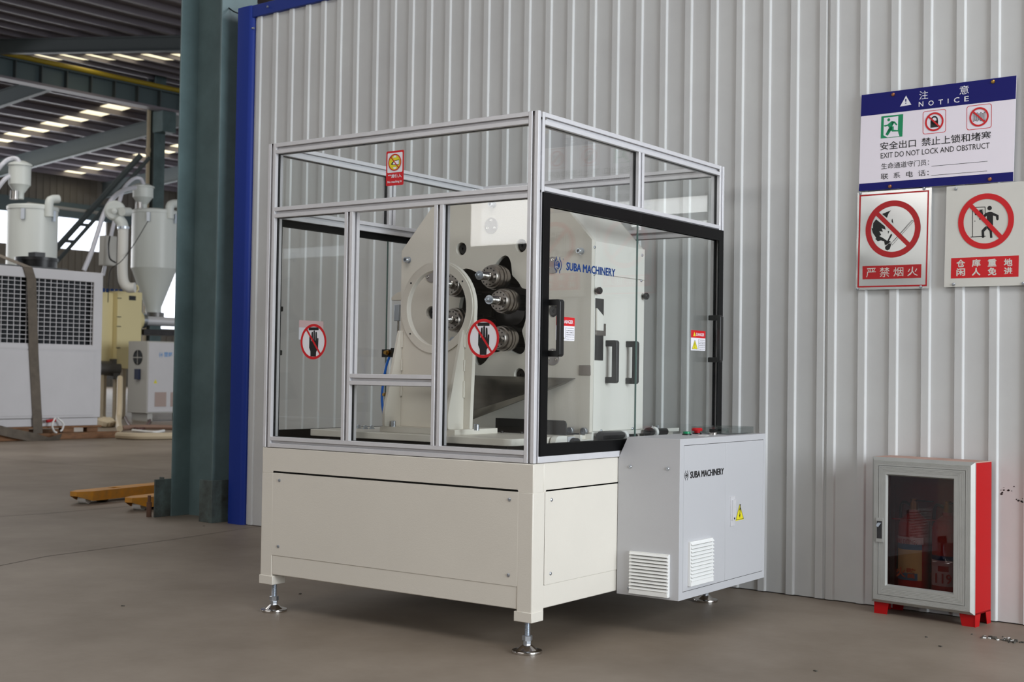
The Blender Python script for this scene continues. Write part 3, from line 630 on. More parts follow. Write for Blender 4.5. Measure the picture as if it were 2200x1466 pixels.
for x0, y0 in ((-.068, -.003), (-.068, BD-.065), (-AW-.003, -.003), (-AW-.003, BD-.065)):
    m = MB(); m.box((x0, y0, ZL), (x0+.071, y0+.068 if y0 < .5 else BD+.003, ZL+.033), CREAM); m.build('corner_block', mc, 0.002)
# four panels with screws
def panel(O, U, L, z0, z1, d, name='base_panel'):
    U = Vector(U); O = Vector(O); N = U.cross(Vector((0, 0, 1)))
    m = MB(); m.poly([rrect(0, z0, L, z1, .004, 2)], O-N*d, U, (0, 0, 1), 0, .003, CREAM); pn = m.build(name, mc, 0.0015)
    m = MB(); m.poly([rrect(-.004, z0-.004, L+.004, z1+.004, .004, 2)], O-N*(d+.004), U, (0, 0, 1), 0, .0015, BLACK); m.build('panel_backing', pn)
    for a in (.035, L-.035):
        for z in (z0+.035, z1-.035):
            c = O+U*a+Vector((0, 0, z))-N*(d-.003); k = MB(); k.lathe([(0, .006), (.002, .006), (.0035, .004), (.0036, .0022), (.002, .002), (.002, 0)], c, N, ZINC, 12); k.build('screw', pn)
    return pn
panel((-AW+.058, 0, 0), (1, 0, 0), AW-.116, .216, .532, .003)
panel((0, .072, 0), (0, 1, 0), BD-.144, .218, .530, .003)
# inner closing faces so the base reads solid
m = MB(); m.box((-AW+.02, .02, zf+.01), (-.02, BD-.02, zf+.014), CREAM); m.box((-AW+.01, BD-.01, zf+.02), (-.01, BD-.006, ZB-.02), CREAM); m.box((-AW+.006, .01, zf+.02), (-AW+.01, BD-.01, ZB-.02), CREAM); m.build('inner_sheet', mc)
m = MB(); m.poly([rect(-AW+.01, .01, -.01, BD-.01)], (0, 0, ZB-.012), (1, 0, 0), (0, 1, 0), 0, .008, BLACK); m.build('base_top', mc)
for fx, fy in ((-.040, .036), (-AW+.040, .036), (-.040, BD-.05), (-AW+.04, BD-.05)):
    f = MB(); f.lathe([(0, .049), (.006, .050), (.009, .049), (.0105, .034), (.024, .018), (.026, .015)], (fx, fy, 0), (0, 0, 1), CHROME, 36); fo = f.build('levelling_foot', mc)
    k = MB(); k.lathe([(0, .0125), (.003, .0135), (.013, .0135), (.013, .0125)], (fx, fy, .026), (0, 0, 1), ZINC, 6, .3); k.lathe([(0, .0150), (.002, .0172), (.016, .0172), (.018, .0150)], (fx, fy, .039), (0, 0, 1), ZINC, 6); k.build('hex_nut', fo)
    k = MB(); pr = []; z = .056
    while z < ZL+.002: pr += [(z, .0088), (z+.0012, .0099)]; z += .0024
    k.lathe(pr, (fx, fy, 0), (0, 0, 1), ZINC, 18); k.build('threaded_stem', fo)
# ---- guard cage of slotted aluminium profile
Z1, Z0 = (0, 0, 1), ZB
def post(x, y, z0=Z0, z1=ZT, name='guard_post'): m = MB(); m.profile((x, y, z0), Z1, (1, 0, 0), z1-z0); return m.build(name, mc, smooth=False)
def railx(x0, x1, y, z, name='guard_rail'): m = MB(); m.profile((x0, y, z), (1, 0, 0), (0, 1, 0), x1-x0); return m.build(name, mc, smooth=False)
def raily(y0, y1, x, z, name='guard_rail'): m = MB(); m.profile((x+P, y0, z), (0, 1, 0), (0, 0, 1), y1-y0) if False else m.profile((x, y0, z+P), (0, 1, 0), (0, 0, -1), y1-y0) if False else m.profile((x, y0, z), (0, 1, 0), (0, 0, 1), y1-y0); return m.build(name, mc, smooth=False)
for x in (-AW, -P):
    for y in (0, BD-P): post(x, y)
ZM = 1.484                                                     # underside of the middle rail
for y in (0, BD-P):
    for z in (ZB, ZM, ZT-P): railx(-AW+P, -P, y, z)
for x in (-AW, -P):
    for z in (ZM, ZT-P): raily(P, BD-P, x, z)
YM = 0.655
post(-P, YM, ZM+P, ZT-P, 'guard_mullion'); post(-AW, YM+.005, ZM+P, ZT-P, 'guard_mullion')
M1, M2 = -.8455, -.4300
post(M1, 0, ZB+P, ZM, 'guard_mullion'); post(M2, 0, ZB+P, ZM, 'guard_mullion')
railx(M1+P, M2, 0, .860); 
# lower track strips under the side doors
m = MB(); m.box((-.004, .018, ZB+.0005), (.006, BD-.012, ZB+.0215), ALU); m.build('door_sill', mc, 0.001)
m = MB(); m.box((-AW-.006, .018, ZB+.0005), (-AW+.004, BD-.012, ZB+.0215), ALU); m.build('door_sill', mc, 0.001)
# corner connectors
for y, z in ((.026, ZT-.022), (.026, ZM+.022), (BD-.026, ZT-.022)):
    m = MB(); m.lathe([(-.004, .0042), (-.001, .0042), (-.001, .002), (-.003, 0)], (0, y-.006, z), (1, 0, 0), STEELD, 12); m.build('frame_screw', mc)
for y, z in ((.046, ZT-.020), (.046, ZM+.012), (BD-.046, ZT-.020), (BD-.046, ZM+.012)):
    m = MB(); m.lathe([(-.006, .0036), (-.001, .0036), (-.001, .0015), (-.003, 0)], (0, y, z), (1, 0, 0), CHROME, 10); m.build('frame_screw', mc)
def pane(rc, O, U, V, th=.005, gask=True, name='glass_pane'):
    """glass sheet let into the profile slots with a black gasket round it"""
    O, U, V = Vector(O), Vector(U), Vector(V)
    m = MB(); m.poly([rect(*rc)], O, U, V, -th/2, th/2, GLASS); g = m.build(name, mc, smooth=False)
    if gask:
        x0, y0, x1, y1 = rc; k = MB(); k.poly([rect(x0-.001, y0-.001, x1+.001, y1+.001), rect(x0+.0012, y0+.0012, x1-.0012, y1-.0012)], O, U, V, -.0046, .0046, BLACK); k.build('gasket', g, smooth=False)
    return g
yc = P/2
pane((-AW+P, ZM+P, -P, ZT-P), (0, yc, 0), *YA)
gl1 = pane((-AW+P, ZB+P, M1, ZM), (0, yc, 0), *YA)
pane((M1+P, ZB+P, M2, .860), (0, yc, 0), *YA)
gl3 = pane((M2+P, ZB+P, -P, ZM), (0, yc, 0), *YA)
pane((-AW+P, ZM+P, -P, ZT-P), (0, BD-yc, 0), *YA); pane((-AW+P, ZB+P, -P, ZM), (0, BD-yc, 0), *YA)
gtB1 = pane((P, ZM+P, YM, ZT-P), (-yc, 0, 0), *XB); gtB2 = pane((YM+P, ZM+P, BD-P, ZT-P), (-yc, 0, 0), *XB)
pane((P, ZM+P, YM, ZT-P), (-AW+yc, 0, 0), *XB); pane((YM+P, ZM+P, BD-P, ZT-P), (-AW+yc, 0, 0), *XB)
# ---- black framed glass doors on both sides
D0, D1, DZ0, DZ1 = .026, BD-.015, ZB+.0215, ZM+.020; fw = .040
gB = {}
for side, x in (('r', 0.0), ('l', -AW)):
    sg = 1 if side == 'r' else -1
    ymid = .662 if side == 'r' else .690
    for k, (a, c) in enumerate(((D0, ymid), (ymid, D1))):
        xa, xb = (x+.0005*sg, x+.007*sg); xa, xb = min(xa, xb), max(xa, xb)
        oy0, oy1 = (a, a+fw) if k == 0 else (c-fw, c)
        lp = [(a, DZ0), (c, DZ0), (c, DZ0+fw), (a+fw, DZ0+fw), (a+fw, DZ1-fw-.004), (c, DZ1-fw-.004), (c, DZ1), (a, DZ1)] if k == 0 else [(a, DZ0), (c, DZ0), (c, DZ1), (a, DZ1), (a, DZ1-fw-.004), (c-fw, DZ1-fw-.004), (c-fw, DZ0+fw), (a, DZ0+fw)]
        m = MB(); m.poly([lp], (0, 0, 0), (0, 1, 0), (0, 0, 1), xa, xb, BLACKF); fr = m.build('door_frame', mc, 0.001)
        if k == 0: li = [(a+fw-.003, DZ0+fw-.003), (c, DZ0+fw-.003), (c, DZ1-fw-.001), (a+fw-.003, DZ1-fw-.001)]
        m = MB(); gx = x-.008*sg
        r_ = (a+.01, DZ0+.01, c-.0008, DZ1-.01) if k == 0 else (a+.0008, DZ0+.01, c-.01, DZ1-.01)
        m.poly([rect(*r_)], (gx, 0, 0), (0, 1, 0), (0, 0, 1), -.003, .003, GLASS); g = m.build('door_glass', fr, smooth=False); gB[(side, k)] = fr
        ye = r_[2] if k == 0 else r_[0]
        m = MB(); m.box((gx-.003, ye-.0006, DZ0+.012), (gx+.003, ye+.0006, DZ1-.012), GLEDGE); m.build('glass_edge', fr, smooth=False)
        m = MB(); ix0 = x-.030*sg; m.poly([[(p_[0], p_[1]) for p_ in lp]], (0, 0, 0), (0, 1, 0), (0, 0, 1), min(x-.013*sg, x-.017*sg), max(x-.013*sg, x-.017*sg), BLACKF); m.build('inner_frame', fr, smooth=False)
        # C handle
        hy = (a+.052) if k == 0 else (c-.098)
        hz0, hz1 = (.966, 1.154)
        m = MB(); q = [(0, hz0), (.056, hz0), (.056, hz1), (0, hz1), (0, hz1-.022), (.036, hz1-.022), (.036, hz0+.022), (0, hz0+.022)]
        q = [(0, hz0), (.050, hz0), (.056, hz0+.006), (.056, hz1-.006), (.050, hz1), (0, hz1), (0, hz1-.020), (.040, hz1-.020), (.040, hz0+.020), (0, hz0+.020)]
        if sg > 0: m.poly([q], (x-.004, hy, 0), (1, 0, 0), (0, 0, 1), -.013, .013, BLACK)
        else: m.poly([[(-p_[0], p_[1]) for p_ in q][::-1]], (x+.004, hy, 0), (1, 0, 0), (0, 0, 1), -.013, .013, BLACK)
        m.build('door_handle', fr, 0.003)
# ---- labels on the panes
def hand_sticker(g, px, py, rx_px):
    c = atY(px, py, yc-.004); R = .0655
    p = Print((0, 0, 0), (1, 0, 0), (0, 0, 1), -(yc-.0034)); cx, cz = c
    p.lay([circ(cx, cz, R-.001, 56)], WHITEP, 1)
    p.lay([rrect(cx-.025, cz+.042, cx+.025, cz+.053, .001, 1)], BLACKP, 2)
    pl = [(-.014, -.055), (.014, -.055), (.0145, -.038), (.024, -.024), (.025, .012), (.021, .014), (.0185, .012), (.018, -.002), (.0165, .033), (.013, .037), (.0095, .034), (.009, .004), (.0075, .004), (.0065, .039), (.003, .043), (-.001, .039), (-.0015, .004), (-.003, .004), (-.0035, .034), (-.007, .038), (-.0105, .033), (-.011, .002), (-.0125, .002), (-.014, .022), (-.0175, .024), (-.021, .020), (-.0215, -.022), (-.0145, -.036)]
    p.lay([[(cx+a, cz+b_) for a, b_ in pl]], BLACKP, 2)
    p.lay([circ(cx, cz, R, 64), circ(cx, cz, R*.855, 64)], REDP, 3)
    a = math.radians(52); d = Vector((math.cos(a), -math.sin(a))); p.line([Vector((cx, cz))-d*R*.9, Vector((cx, cz))+d*R*.9], .0075, REDP, 3.3)
    return p.build('prohibition_sticker', g, smooth=False, label='round no-hands sticker with red ring')
hand_sticker(gl1, 673.5, 734.5, 31); hand_sticker(gl3, 1038.5, 727.5, 38)
gt = [o for o in bpy.data.objects if o.name.startswith('glass_pane')][0]
a = atY(829, 398, yc-.004); c = atY(868, 323, yc-.004); c2_ = atY(829, 325, yc-.004); x0, x1 = a[0], c[0]; z0, z1 = a[1]-.004, (c[1]+c2_[1])/2
p = Print((0, 0, 0), (1, 0, 0), (0, 0, 1), -(yc-.0034))
p.lay([rrect(x0, z0, x1, z1, .005)], REDP, 1); h = z1-z0; p.lay([rrect(x0+.006, z0+h*.375, x1-.006, z1-.007, .004)], WHITEP, 2)
cx, cz = (x0+x1)/2, z0+h*.665; p.lay([circ(cx, cz, .0275, 40)], YELP, 3)
p.lay([[(cx-.018, cz-.006), (cx-.012, cz+.001), (cx, cz+.007), (cx+.020, cz+.008), (cx+.020, cz-.009), (cx+.004, cz-.010), (cx-.010, cz-.009)]], BLACKP, 4); p.lay([[(cx-.010, cz-.005), (cx-.002, cz+.004), (cx+.019, cz+.0065), (cx+.019, cz-.0075), (cx+.004, cz-.008), (cx-.008, cz-.0075)]], WHITEP, 5)
p.lay([[(cx-.008, cz+.017), (cx+.008, cz+.017), (cx+.005, cz+.024), (cx-.005, cz+.024)]], WHITEP, 4); p.lay([[(cx-.008, cz-.017), (cx+.008, cz-.017), (cx+.005, cz-.024), (cx-.005, cz-.024)]], WHITEP, 4)
p.lay([circ(cx, cz, .030, 48), circ(cx, cz, .0262, 48)], REDP, 6); p.line([(cx-.019, cz+.021), (cx+.019, cz-.021)], .0035, REDP, 6)
p.lab('严禁伸入', (x0+.009, z0+h*.215, x1-.009, z0+h*.325), WHITEP, 3, .02); p.lab('No reaching in', (x0+.008, z0+h*.06, x1-.008, z0+h*.145), WHITEP, 3, .02)
p.build('warning_sticker', gt, smooth=False, label='red no reaching in sticker')
def logo(p, x0, z0, h, m, lev=1):
    """two brackets round a small gear-like mark"""
    cx = x0+h*.5
    for s_ in (-1, 1):
        pts = [(cx+s_*h*.20, z0+h), (cx+s_*h*.20, z0+h*.88), (cx+s_*h*.34, z0+h*.74), (cx+s_*h*.42, z0+h*.5), (cx+s_*h*.34, z0+h*.26), (cx+s_*h*.20, z0+h*.12), (cx+s_*h*.20, z0)]
        p.line(pts, h*.085, m, lev)
    p.lay([circ(cx, z0+h*.5, h*.25, 24), circ(cx, z0+h*.5, h*.20, 24)], m, lev)
    p.lay([circ(cx+h*.10, z0+h*.5, h*.15, 18)], m, lev)
    p.lab('SUBA', (cx-h*.36, z0+h*.44, cx+h*.06, z0+h*.56), m, lev+1)
    p.lay([circ(cx+h*.62, z0+h*.92, h*.055, 12), circ(cx+h*.62, z0+h*.92, h*.035, 12)], m, lev)
def brand(g, O, xb, y0, z0, y1, z1, h, m, lx, name='brand_lettering'):
    p = Print(O, *XB, xb); logo(p, lx, (z0+z1)/2-h/2, h, m, 1); p.lab('SUBA MACHINERY', (y0, z0, y1, z1), m, 1, 0, (z1-z0)*.065); return p.build(name, g, smooth=False)
lb, rt = atX(1216.5, 577, -.005), atX(1321, 570, -.005); l0 = atX(1189, 566, -.005)
zt1 = atX(1216.5, 563, -.005)[1]; zb1 = atX(1216.5, 580, -.005)[1]
brand(gB[('r', 0)], (0, 0, 0), -.0042, lb[0], zb1-.001, rt[0], zt1-.001, atX(1200, 550.5, -.005)[1]-atX(1200, 583.5, -.005)[1], LOGO, l0[0])
def danger(g, O, xb, y0, z1, w_, h_):
    p = Print(O, *XB, xb); z0 = z1-h_
    p.lay([rrect(y0, z0, y0+w_, z1, .003)], WHITEP, 1); p.lay([rect(y0, z1-h_*.37, y0+w_, z1)], REDP, 2)
    p.lay([[(y0+w_*.14, z1-h_*.29), (y0+w_*.32, z1-h_*.29), (y0+w_*.23, z1-h_*.07)]], YELP, 3)
    p.lab('DANGER', (y0+w_*.36, z1-h_*.27, y0+w_*.90, z1-h_*.12), WHITEP, 3, 0, .0004)
    t3 = [(y0+w_*.08, z0+h_*.07), (y0+w_*.45, z0+h_*.07), (y0+w_*.265, z0+h_*.52)]; p.lay([t3], YELP, 2); p.line(t3, .0012, BLACKP, 3, True); p.lab('!', (y0+w_*.25, z0+h_*.13, y0+w_*.28, z0+h_*.40), BLACKP, 3, .02)
    p.lay([rect(y0+w_*.505, z0+h_*.05, y0+w_*.515, z0+h_*.57)], BLACKP, 2)
    for i, s_ in enumerate(('No unauthorized entry', 'in restricted area', '禁止靠近', '危险区域', 'Keep away from', 'dangerous areas')): zz = z0+h_*(.53-.092*i); p.lab(s_, (y0+w_*.55, zz-.0016, y0+w_*.96, zz+.0022), BLACKP, 3)
    return p.build('danger_sticker', g, smooth=False)
da, db = atX(1194, 680, -.005), atX(1234, 684, -.005)
danger(gB[('r', 0)], (0, 0, 0), -.0042, da[0], da[1], db[0]-da[0], .079)
da, db = atX(1484, 709.5, -.005), atX(1515, 710.5, -.005)
danger(gB[('r', 1)], (0, 0, 0), -.0042, da[0], da[1], db[0]-da[0], .079)
m = MB(); q0, q1 = atX(639, 688, -AW+.004), atX(690, 732, -AW+.004); m.poly([rrect(q0[0], q1[1], q1[0], q0[1], .003)], (-AW+.013, 0, 0), (0, 1, 0), (0, 0, 1), 0, .0004, WHITEP)
m.poly([rect(q0[0], q0[1]-.028, q1[0], q0[1])], (-AW+.0135, 0, 0), (0, 1, 0), (0, 0, 1), 0, .0004, PINK); m.build('sticker_back', gB[('l', 0)], smooth=False)
# ---- machine table and the parts standing on it
TZ = .688
m = MB(); m.poly([rrect(-1.10, .088, -.155, 1.25, .035)], (0, 0, 0), (1, 0, 0), (0, 1, 0), TZ-.024, TZ, CREAM); m.build('table_plate', mc, 0.002)
m = MB()
for x0 in (-1.05, -.28): m.box((x0, .16, ZB-.004), (x0+.06, 1.2, TZ-.024), BLACK)
m.build('table_support', mc, 0.001)
for px, py in ((771, 921), (785, 922), (799, 922)):
    q = atZ(px, py, TZ); k = MB(); k.lathe([(0, .011), (.003, .011), (.003, .0075), (.012, .0075), (.014, .005)], (q[0], q[1], TZ), (0, 0, 1), ZINC, 6); k.build('table_bolt', mc)
ym = .593; CXm, CZm = -.612, 1.152
# main plate with six-lobed opening
def lobes(n=180):
    out = []
    for i in range(n):
        a = 2*PI*i/n; best = 9
        for k in range(6):
            d = abs((a-math.radians(73+60*k)+PI) % (2*PI)-PI); best = min(best, d)
        w_ = .5+.5*math.cos(min(best/math.radians(19), 1.0)*PI); r_ = .163+.058*w_**.8
        if best > math.radians(26): r_ -= .0
        out.append((CXm+r_*math.cos(a), CZm+r_*math.sin(a)))
    return out
outl = [(-1.075, TZ), (-.160, TZ), (-.160, 1.408), (-.335, 1.595), (-.900, 1.595), (-1.075, 1.403)]
RH = .300
def pol(a_, r_): return (CXm+r_*math.cos(math.radians(a_)), CZm+r_*math.sin(math.radians(a_)))
holes = [atY(*q, ym) for q in ((991, 535), (1119.5, 528), (1186, 668), (1116, 806), (926, 672))]
discs = [atY(*q, ym) for q in ((1056, 485), (1188, 570), (1188, 767), (928, 590))]
m = MB(); m.poly([outl, lobes()]+[circ(h[0], h[1], .0255, 28) for h in holes], (0, ym, 0), *YA, -.022, 0, CREAM); m.build('main_plate', mc, 0.0012)
for h in holes:
    m = MB(); m.lathe([(0, .0262), (.030, .0262), (.030, .021)], (h[0], ym+.022, h[1]), (0, -1, 0), STEELD, 28) if False else m.lathe([(0, .030), (.002, .030)], (h[0], ym+.040, h[1]), (0, -1, 0), BLACK, 24)
    m.lathe([(0, .0185), (.024, .0185), (.027, .016), (.027, .006), (.022, .005), (.022, 0)], (h[0], ym+.038, h[1]), (0, -1, 0), STEELD, 28); m.build('bushing', mc)
for h in discs:
    m = MB(); m.lathe([(0, .0315), (.0032, .0315), (.004, .0308), (.004, 0)], (h[0], ym, h[1]), (0, -1, 0), DISC, 36); d_ = m.build('cover_disc', mc)
    for k in range(3):
        a = math.radians(90+120*k); k_ = MB(); k_.lathe([(0, .0062), (.001, .0062), (.0015, .0045), (.0008, .002), (.0002, 0)], (h[0]+.020*math.cos(a), ym-.004, h[1]+.020*math.sin(a)), (0, -1, 0), CHROME, 14); k_.build('screw', d_)
for px, py in ((878, 559), (1249, 540), (1060, 440)):
    h = atY(px, py, ym); m = MB(); m.lathe([(0, .013), (.004, .013), (.004, .0105), (.022, .0105), (.0235, .0095), (.0235, .0055), (.014, .005), (.014, 0)], (h[0], ym, h[1]), (0, -1, 0), ZINC, 20); m.build('cap_bolt', mc)
for px, py in ((1223, 926), (1252.5, 927.5)):
    h = atY(px, py, ym-.015); m = MB(); m.lathe([(0, .014), (.012, .014), (.0135, .0125), (.0135, .0065), (.006, .006), (.006, 0)], (h[0], ym-.002, h[1]), (0, -1, 0), ZINC, 20); m.build('cap_bolt', mc)
# housing behind the plate
yb = .985; xr = -.160
m = MB(); m.poly([[(-1.06, TZ+.004), (xr-.006, TZ+.004), (xr-.006, 1.400), (-.340, 1.585), (-.895, 1.585), (-1.06, 1.398)], [(-1.052, TZ+.012), (xr-.014, TZ+.012), (xr-.014, 1.396), (-.343, 1.577), (-.892, 1.577), (-1.052, 1.395)]], (0, ym, 0), *YA, -(yb-ym), -.022, CREAMW)
m.poly([[(-1.06, TZ+.004), (xr-.006, TZ+.004), (xr-.006, 1.400), (-.340, 1.585), (-.895, 1.585), (-1.06, 1.398)]], (0, yb, 0), *YA, -.008, 0, CREAM)
hs = m.build('housing', mc, smooth=False)
m = MB(); m.box((xr-.004, ym+.0245, TZ+.012), (xr, yb, 1.281), CREAMW); cv = m.build('side_cover', mc, 0.001)
m = MB(); m.box((xr-.004, ym+.0245, 1.2835), (xr, yb, 1.404), CREAMW); m.build('side_cover', mc, 0.001)
cvx = xr
def onX(px, py, x=cvx): return atX(px, py, x)
for px, py in ((1277, 531.5), (1379, 548.5), (1276, 590), (1377, 603.5), (1291, 926), (1358.5, 921)):
    q = onX(px, py); m = MB(); m.lathe([(0, .0055), (.003, .0055), (.0045, .004), (.0045, 0)], (cvx, q[0], q[1]), (1, 0, 0), ZINC, 12); m.build('screw', cv)
for px, py in ((1279, 625), (1380, 637)):
    q = onX(px, py); m = MB(); m.lathe([(0, .005), (.010, .005), (.010, .0115), (.014, .0135), (.022, .0135), (.026, .010), (.026, 0)], (cvx, q[0], q[1]), (1, 0, 0), BLACK, 10); m.build('knob', cv)
a, c = onX(1279, 641), onX(1295, 775)
m = MB(); m.box((cvx, a[0], c[1]), (cvx+.0015, c[0], a[1]), MATS['dark machined steel']); m.build('slot_plate', cv)
h_ = a[1]-c[1]; m = MB(); m.poly([[(a[0], c[1]+h_*.48), (c[0]-.012, c[1]+h_*.48), (c[0]-.012, c[1]+h_*.72), (a[0], c[1]+h_*.84)]], (0, 0, 0), *XB, cvx+.002, cvx+.010, CREAMW); m.build('latch_block', cv, 0.001)
m = MB(); m.poly([[(a[0], c[1]+h_*.40), (c[0]+.012, c[1]+h_*.40), (c[0]+.012, c[1]+h_*.60), (c[0]+.001, c[1]+h_*.60), (c[0]+.001, c[1]+h_*.48), (a[0], c[1]+h_*.48)]], (0, 0, 0), *XB, cvx+.002, cvx+.005, STEEL); m.build('latch_plate', cv, 0.001)
for px0, px1, pt, pb in ((1303, 1303, 731.5, 823.5), (1346.5, 1346.5, 733.5, 825)):
    q = onX(px0, (pt+pb)/2); zt2, zb2 = onX(px0, pt)[1], onX(px0, pb)[1]
    pr = [(0, zb2), (.044, zb2), (.050, zb2+.006), (.050, zt2-.006), (.044, zt2), (0, zt2), (0, zt2-.023), (.028, zt2-.023), (.028, zb2+.023), (0, zb2+.023)]
    m = MB(); m.poly([pr], (cvx, q[0], 0), (1, 0, 0), (0, 0, 1), -.010, .010, BLACK); m.build('cover_handle', cv, 0.003)
a, c = atY(1245, 785, ym), atY(1269, 807, ym)
m = MB(); m.box((a[0], ym-.003, c[1]), (c[0]+.001, ym, a[1]), STEEL); m.build('cover_plate', mc, 0.001)
# rotor seen through the opening
m = MB(); m.lathe([(0, .24), (.012, .24), (.012, .06), (.05, .05), (.05, 0)], (CXm, ym+.20, CZm), (0, -1, 0), STEELD, 48); rt_ = m.build('rotor_disc', mc)
m = MB(); m.poly([[(CXm+r_*math.cos(math.radians(a_)), CZm+r_*math.sin(math.radians(a_))) for a_, r_ in [(x_, .205) for x_ in range(-42, 10, 4)]+[(x_, .12) for x_ in range(8, -44, -4)]]], (0, ym+.17, 0), *YA, 0, .012, STAIN); m.build('rotor_segment', mc)
m = MB(); m.poly([[(CXm+r_*math.cos(math.radians(a_)), CZm+r_*math.sin(math.radians(a_))) for a_, r_ in [(x_, .205) for x_ in range(140, 215, 4)]+[(x_, .12) for x_ in range(212, 138, -4)]]], (0, ym+.17, 0), *YA, 0, .012, STAIN); m.build('rotor_segment', mc)
spin = [atY(*q, .481) for q in ((1050, 594), (1071, 646), (1067.5, 727), (968, 611), (969, 687))]; spin.append((2*CXm-spin[0][0]+.01, 2*CZm-spin[0][1]))
for i, (sx_, sz_) in enumerate(spin):
    y0 = .481
    m = MB(); m.lathe([(-.27, .021), (-.10, .021), (-.10, .030), (-.082, .030), (-.082, .044), (-.070, .0475), (-.056, .0475), (-.056, .0435), (-.050, .0435), (-.050, .0485), (-.038, .0485), (-.038, .0440), (-.032, .0440), (-.032, .0470), (-.018, .0455), (-.018, .0405), (-.002, .0395), (0, .038), (0, .012), (.055, .0105)], (sx_, y0, sz_), (0, -1, 0), STEEL, 40); sp = m.build('spindle', mc)
    m = MB()
    for k in range(12):
        a = 2*PI*k/12+.2; m.lathe([(0, .0034), (.0008, .0034), (.0008, 0)], (sx_+.0315*math.cos(a), y0, sz_+.0315*math.sin(a)), (0, -1, 0), STEELD, 8)
    o_ = m.build('bolt_circle', sp, kind='stuff')
    m = MB(); pts = [(sx_+.0145*math.cos(t_*2*PI), y0-.004-.052*t_/6.5, sz_+.0145*math.sin(t_*2*PI)) for t_ in [j/14 for j in range(int(14*6.5)+1)]]; m.tube(pts, .0022, CHROME, 6); m.build('spring', sp)
    m = MB(); m.lathe([(.056, .0175), (.061, .0175), (.061, .010), (.072, .0095), (.073, .006), (.080, .006), (.080, .0035), (.074, 0)], (sx_, y0, sz_), (0, -1, 0), ZINC, 24); m.build('end_nut', sp)
    m = MB(); m.box((sx_-.012, y0+.09, sz_-.03), (sx_+.012, y0+.19, sz_+.03), STEELD); m.build('spindle_arm', sp, 0.002)
# stainless chute
A_ = atY(985, 806, ym-.004); T_ = atY(1236, 813, ym-.004); L_ = atY(1000, 888, .40); L2 = atY(960, 902, .37)
m = MB(); Av = Vector((A_[0], ym-.004, A_[1])); Tv = Vector((T_[0], ym-.004, T_[1])); Lv = Vector((L_[0], .40, L_[1])); Bv = Vector((Av.x-.05, ym-.004, Lv.z+.03))
def slab(m, pts, n, mt):
    pts = [Vector(p_) for p_ in pts]; q = [p_+Vector(n) for p_ in pts]; k = len(pts)
    m.add(pts+q, [tuple(range(k)), tuple(range(2*k-1, k-1, -1))]+[(i, i+k, (i+1) % k+k, (i+1) % k) for i in range(k)], mt)
slab(m, [Av, Tv, Lv, Bv], (0, .0015, -.0015), STAIN); slab(m, [Tv, Lv, Lv+Vector((.0, .02, -.030)), Tv+Vector((-.045, .0, -.022))], (0, .0015, 0), STAIN); m.build('chute', mc, smooth=False)
# black angle bracket and blocks in front of the plate
a, c = atY(1064.5, 898, ym-.10), atY(1216, 933, ym-.10); zb3 = TZ
m = MB(); m.poly([[(a[0], TZ), (c[0], TZ), (c[0], TZ+.040), (c[0]-.004, TZ+.050), (c[0]-.012, TZ+.053), (a[0], TZ+.053)]], (0, ym-.10, 0), *YA, -.006, 0, BLACK); m.box((a[0], ym-.095, TZ), (c[0], ym-.01, TZ+.006), BLACK); br = m.build('angle_bracket', mc, 0.001)
for k in range(2):
    m = MB(); m.lathe([(0, .006), (.007, .006), (.008, .004)], (a[0]+.05+.09*k, ym-.125, TZ), (0, 0, 1), STEELD, 6); m.build('bolt', br)
q = atZ(1034, 908, TZ); m = MB(); m.box((q[0]-.012, q[1], TZ), (q[0]+.012, q[1]+.03, TZ+.028), STEEL); m.build('stop_block', mc, 0.001)
m = MB(); m.box((q[0]+.02, ym-.06, TZ), (q[0]+.14, ym-.04, TZ+.036), GREY); m.build('guide_block', mc, 0.001)
# fittings along the right edge of the table
XF = -.128
a, c = atX(1192, 938, XF), atX(1216, 957, XF); m = MB(); m.poly([[(a[0], c[1]-.02), (c[0], c[1]-.02), (c[0], a[1]), (a[0]+.018, a[1]), (a[0]+.006, a[1]-.006), (a[0], a[1]-.018)]], (0, 0, 0), *XB, XF-.02, XF+.004, CREAMW); m.build('caster_bracket', mc, 0.001)
a, c = atX(1216, 939, XF), atX(1230, 957, XF); m = MB(); m.box((XF-.02, a[0], c[1]-.02), (XF+.010, c[0], a[1]), GREY); m.build('caster_bracket', mc, 0.001)
q = atX(1236, 958, XF+.02); m = MB(); m.lathe([(0, .025), (.002, .0275), (.022, .0275), (.024, .025), (.024, .014), (.022, .0135), (.022, 0)], (XF+.005, q[0], q[1]), (1, 0, 0), RUBBER, 32); cw = m.build('caster_wheel', mc)
m = MB(); m.lathe([(0, .0138), (.001, .0138), (.001, 0)], (XF+.0275, q[0], q[1]), (1, 0, 0), GREY, 24); m.build('wheel_hub', cw)
a, c = atX(1247, 935, XF), atX(1275, 951, XF); m = MB(); m.poly([[(a[0], c[1]), (c[0], c[1]), (c[0], a[1]), (c[0]-.012, a[1]), (c[0]-.014, c[1]+.012), (a[0]+.014, c[1]+.012), (a[0]+.012, a[1]), (a[0], a[1])]], (0, 0, 0), *XB, XF-.03, XF, CREAMW); m.build('channel_block', mc, 0.001)
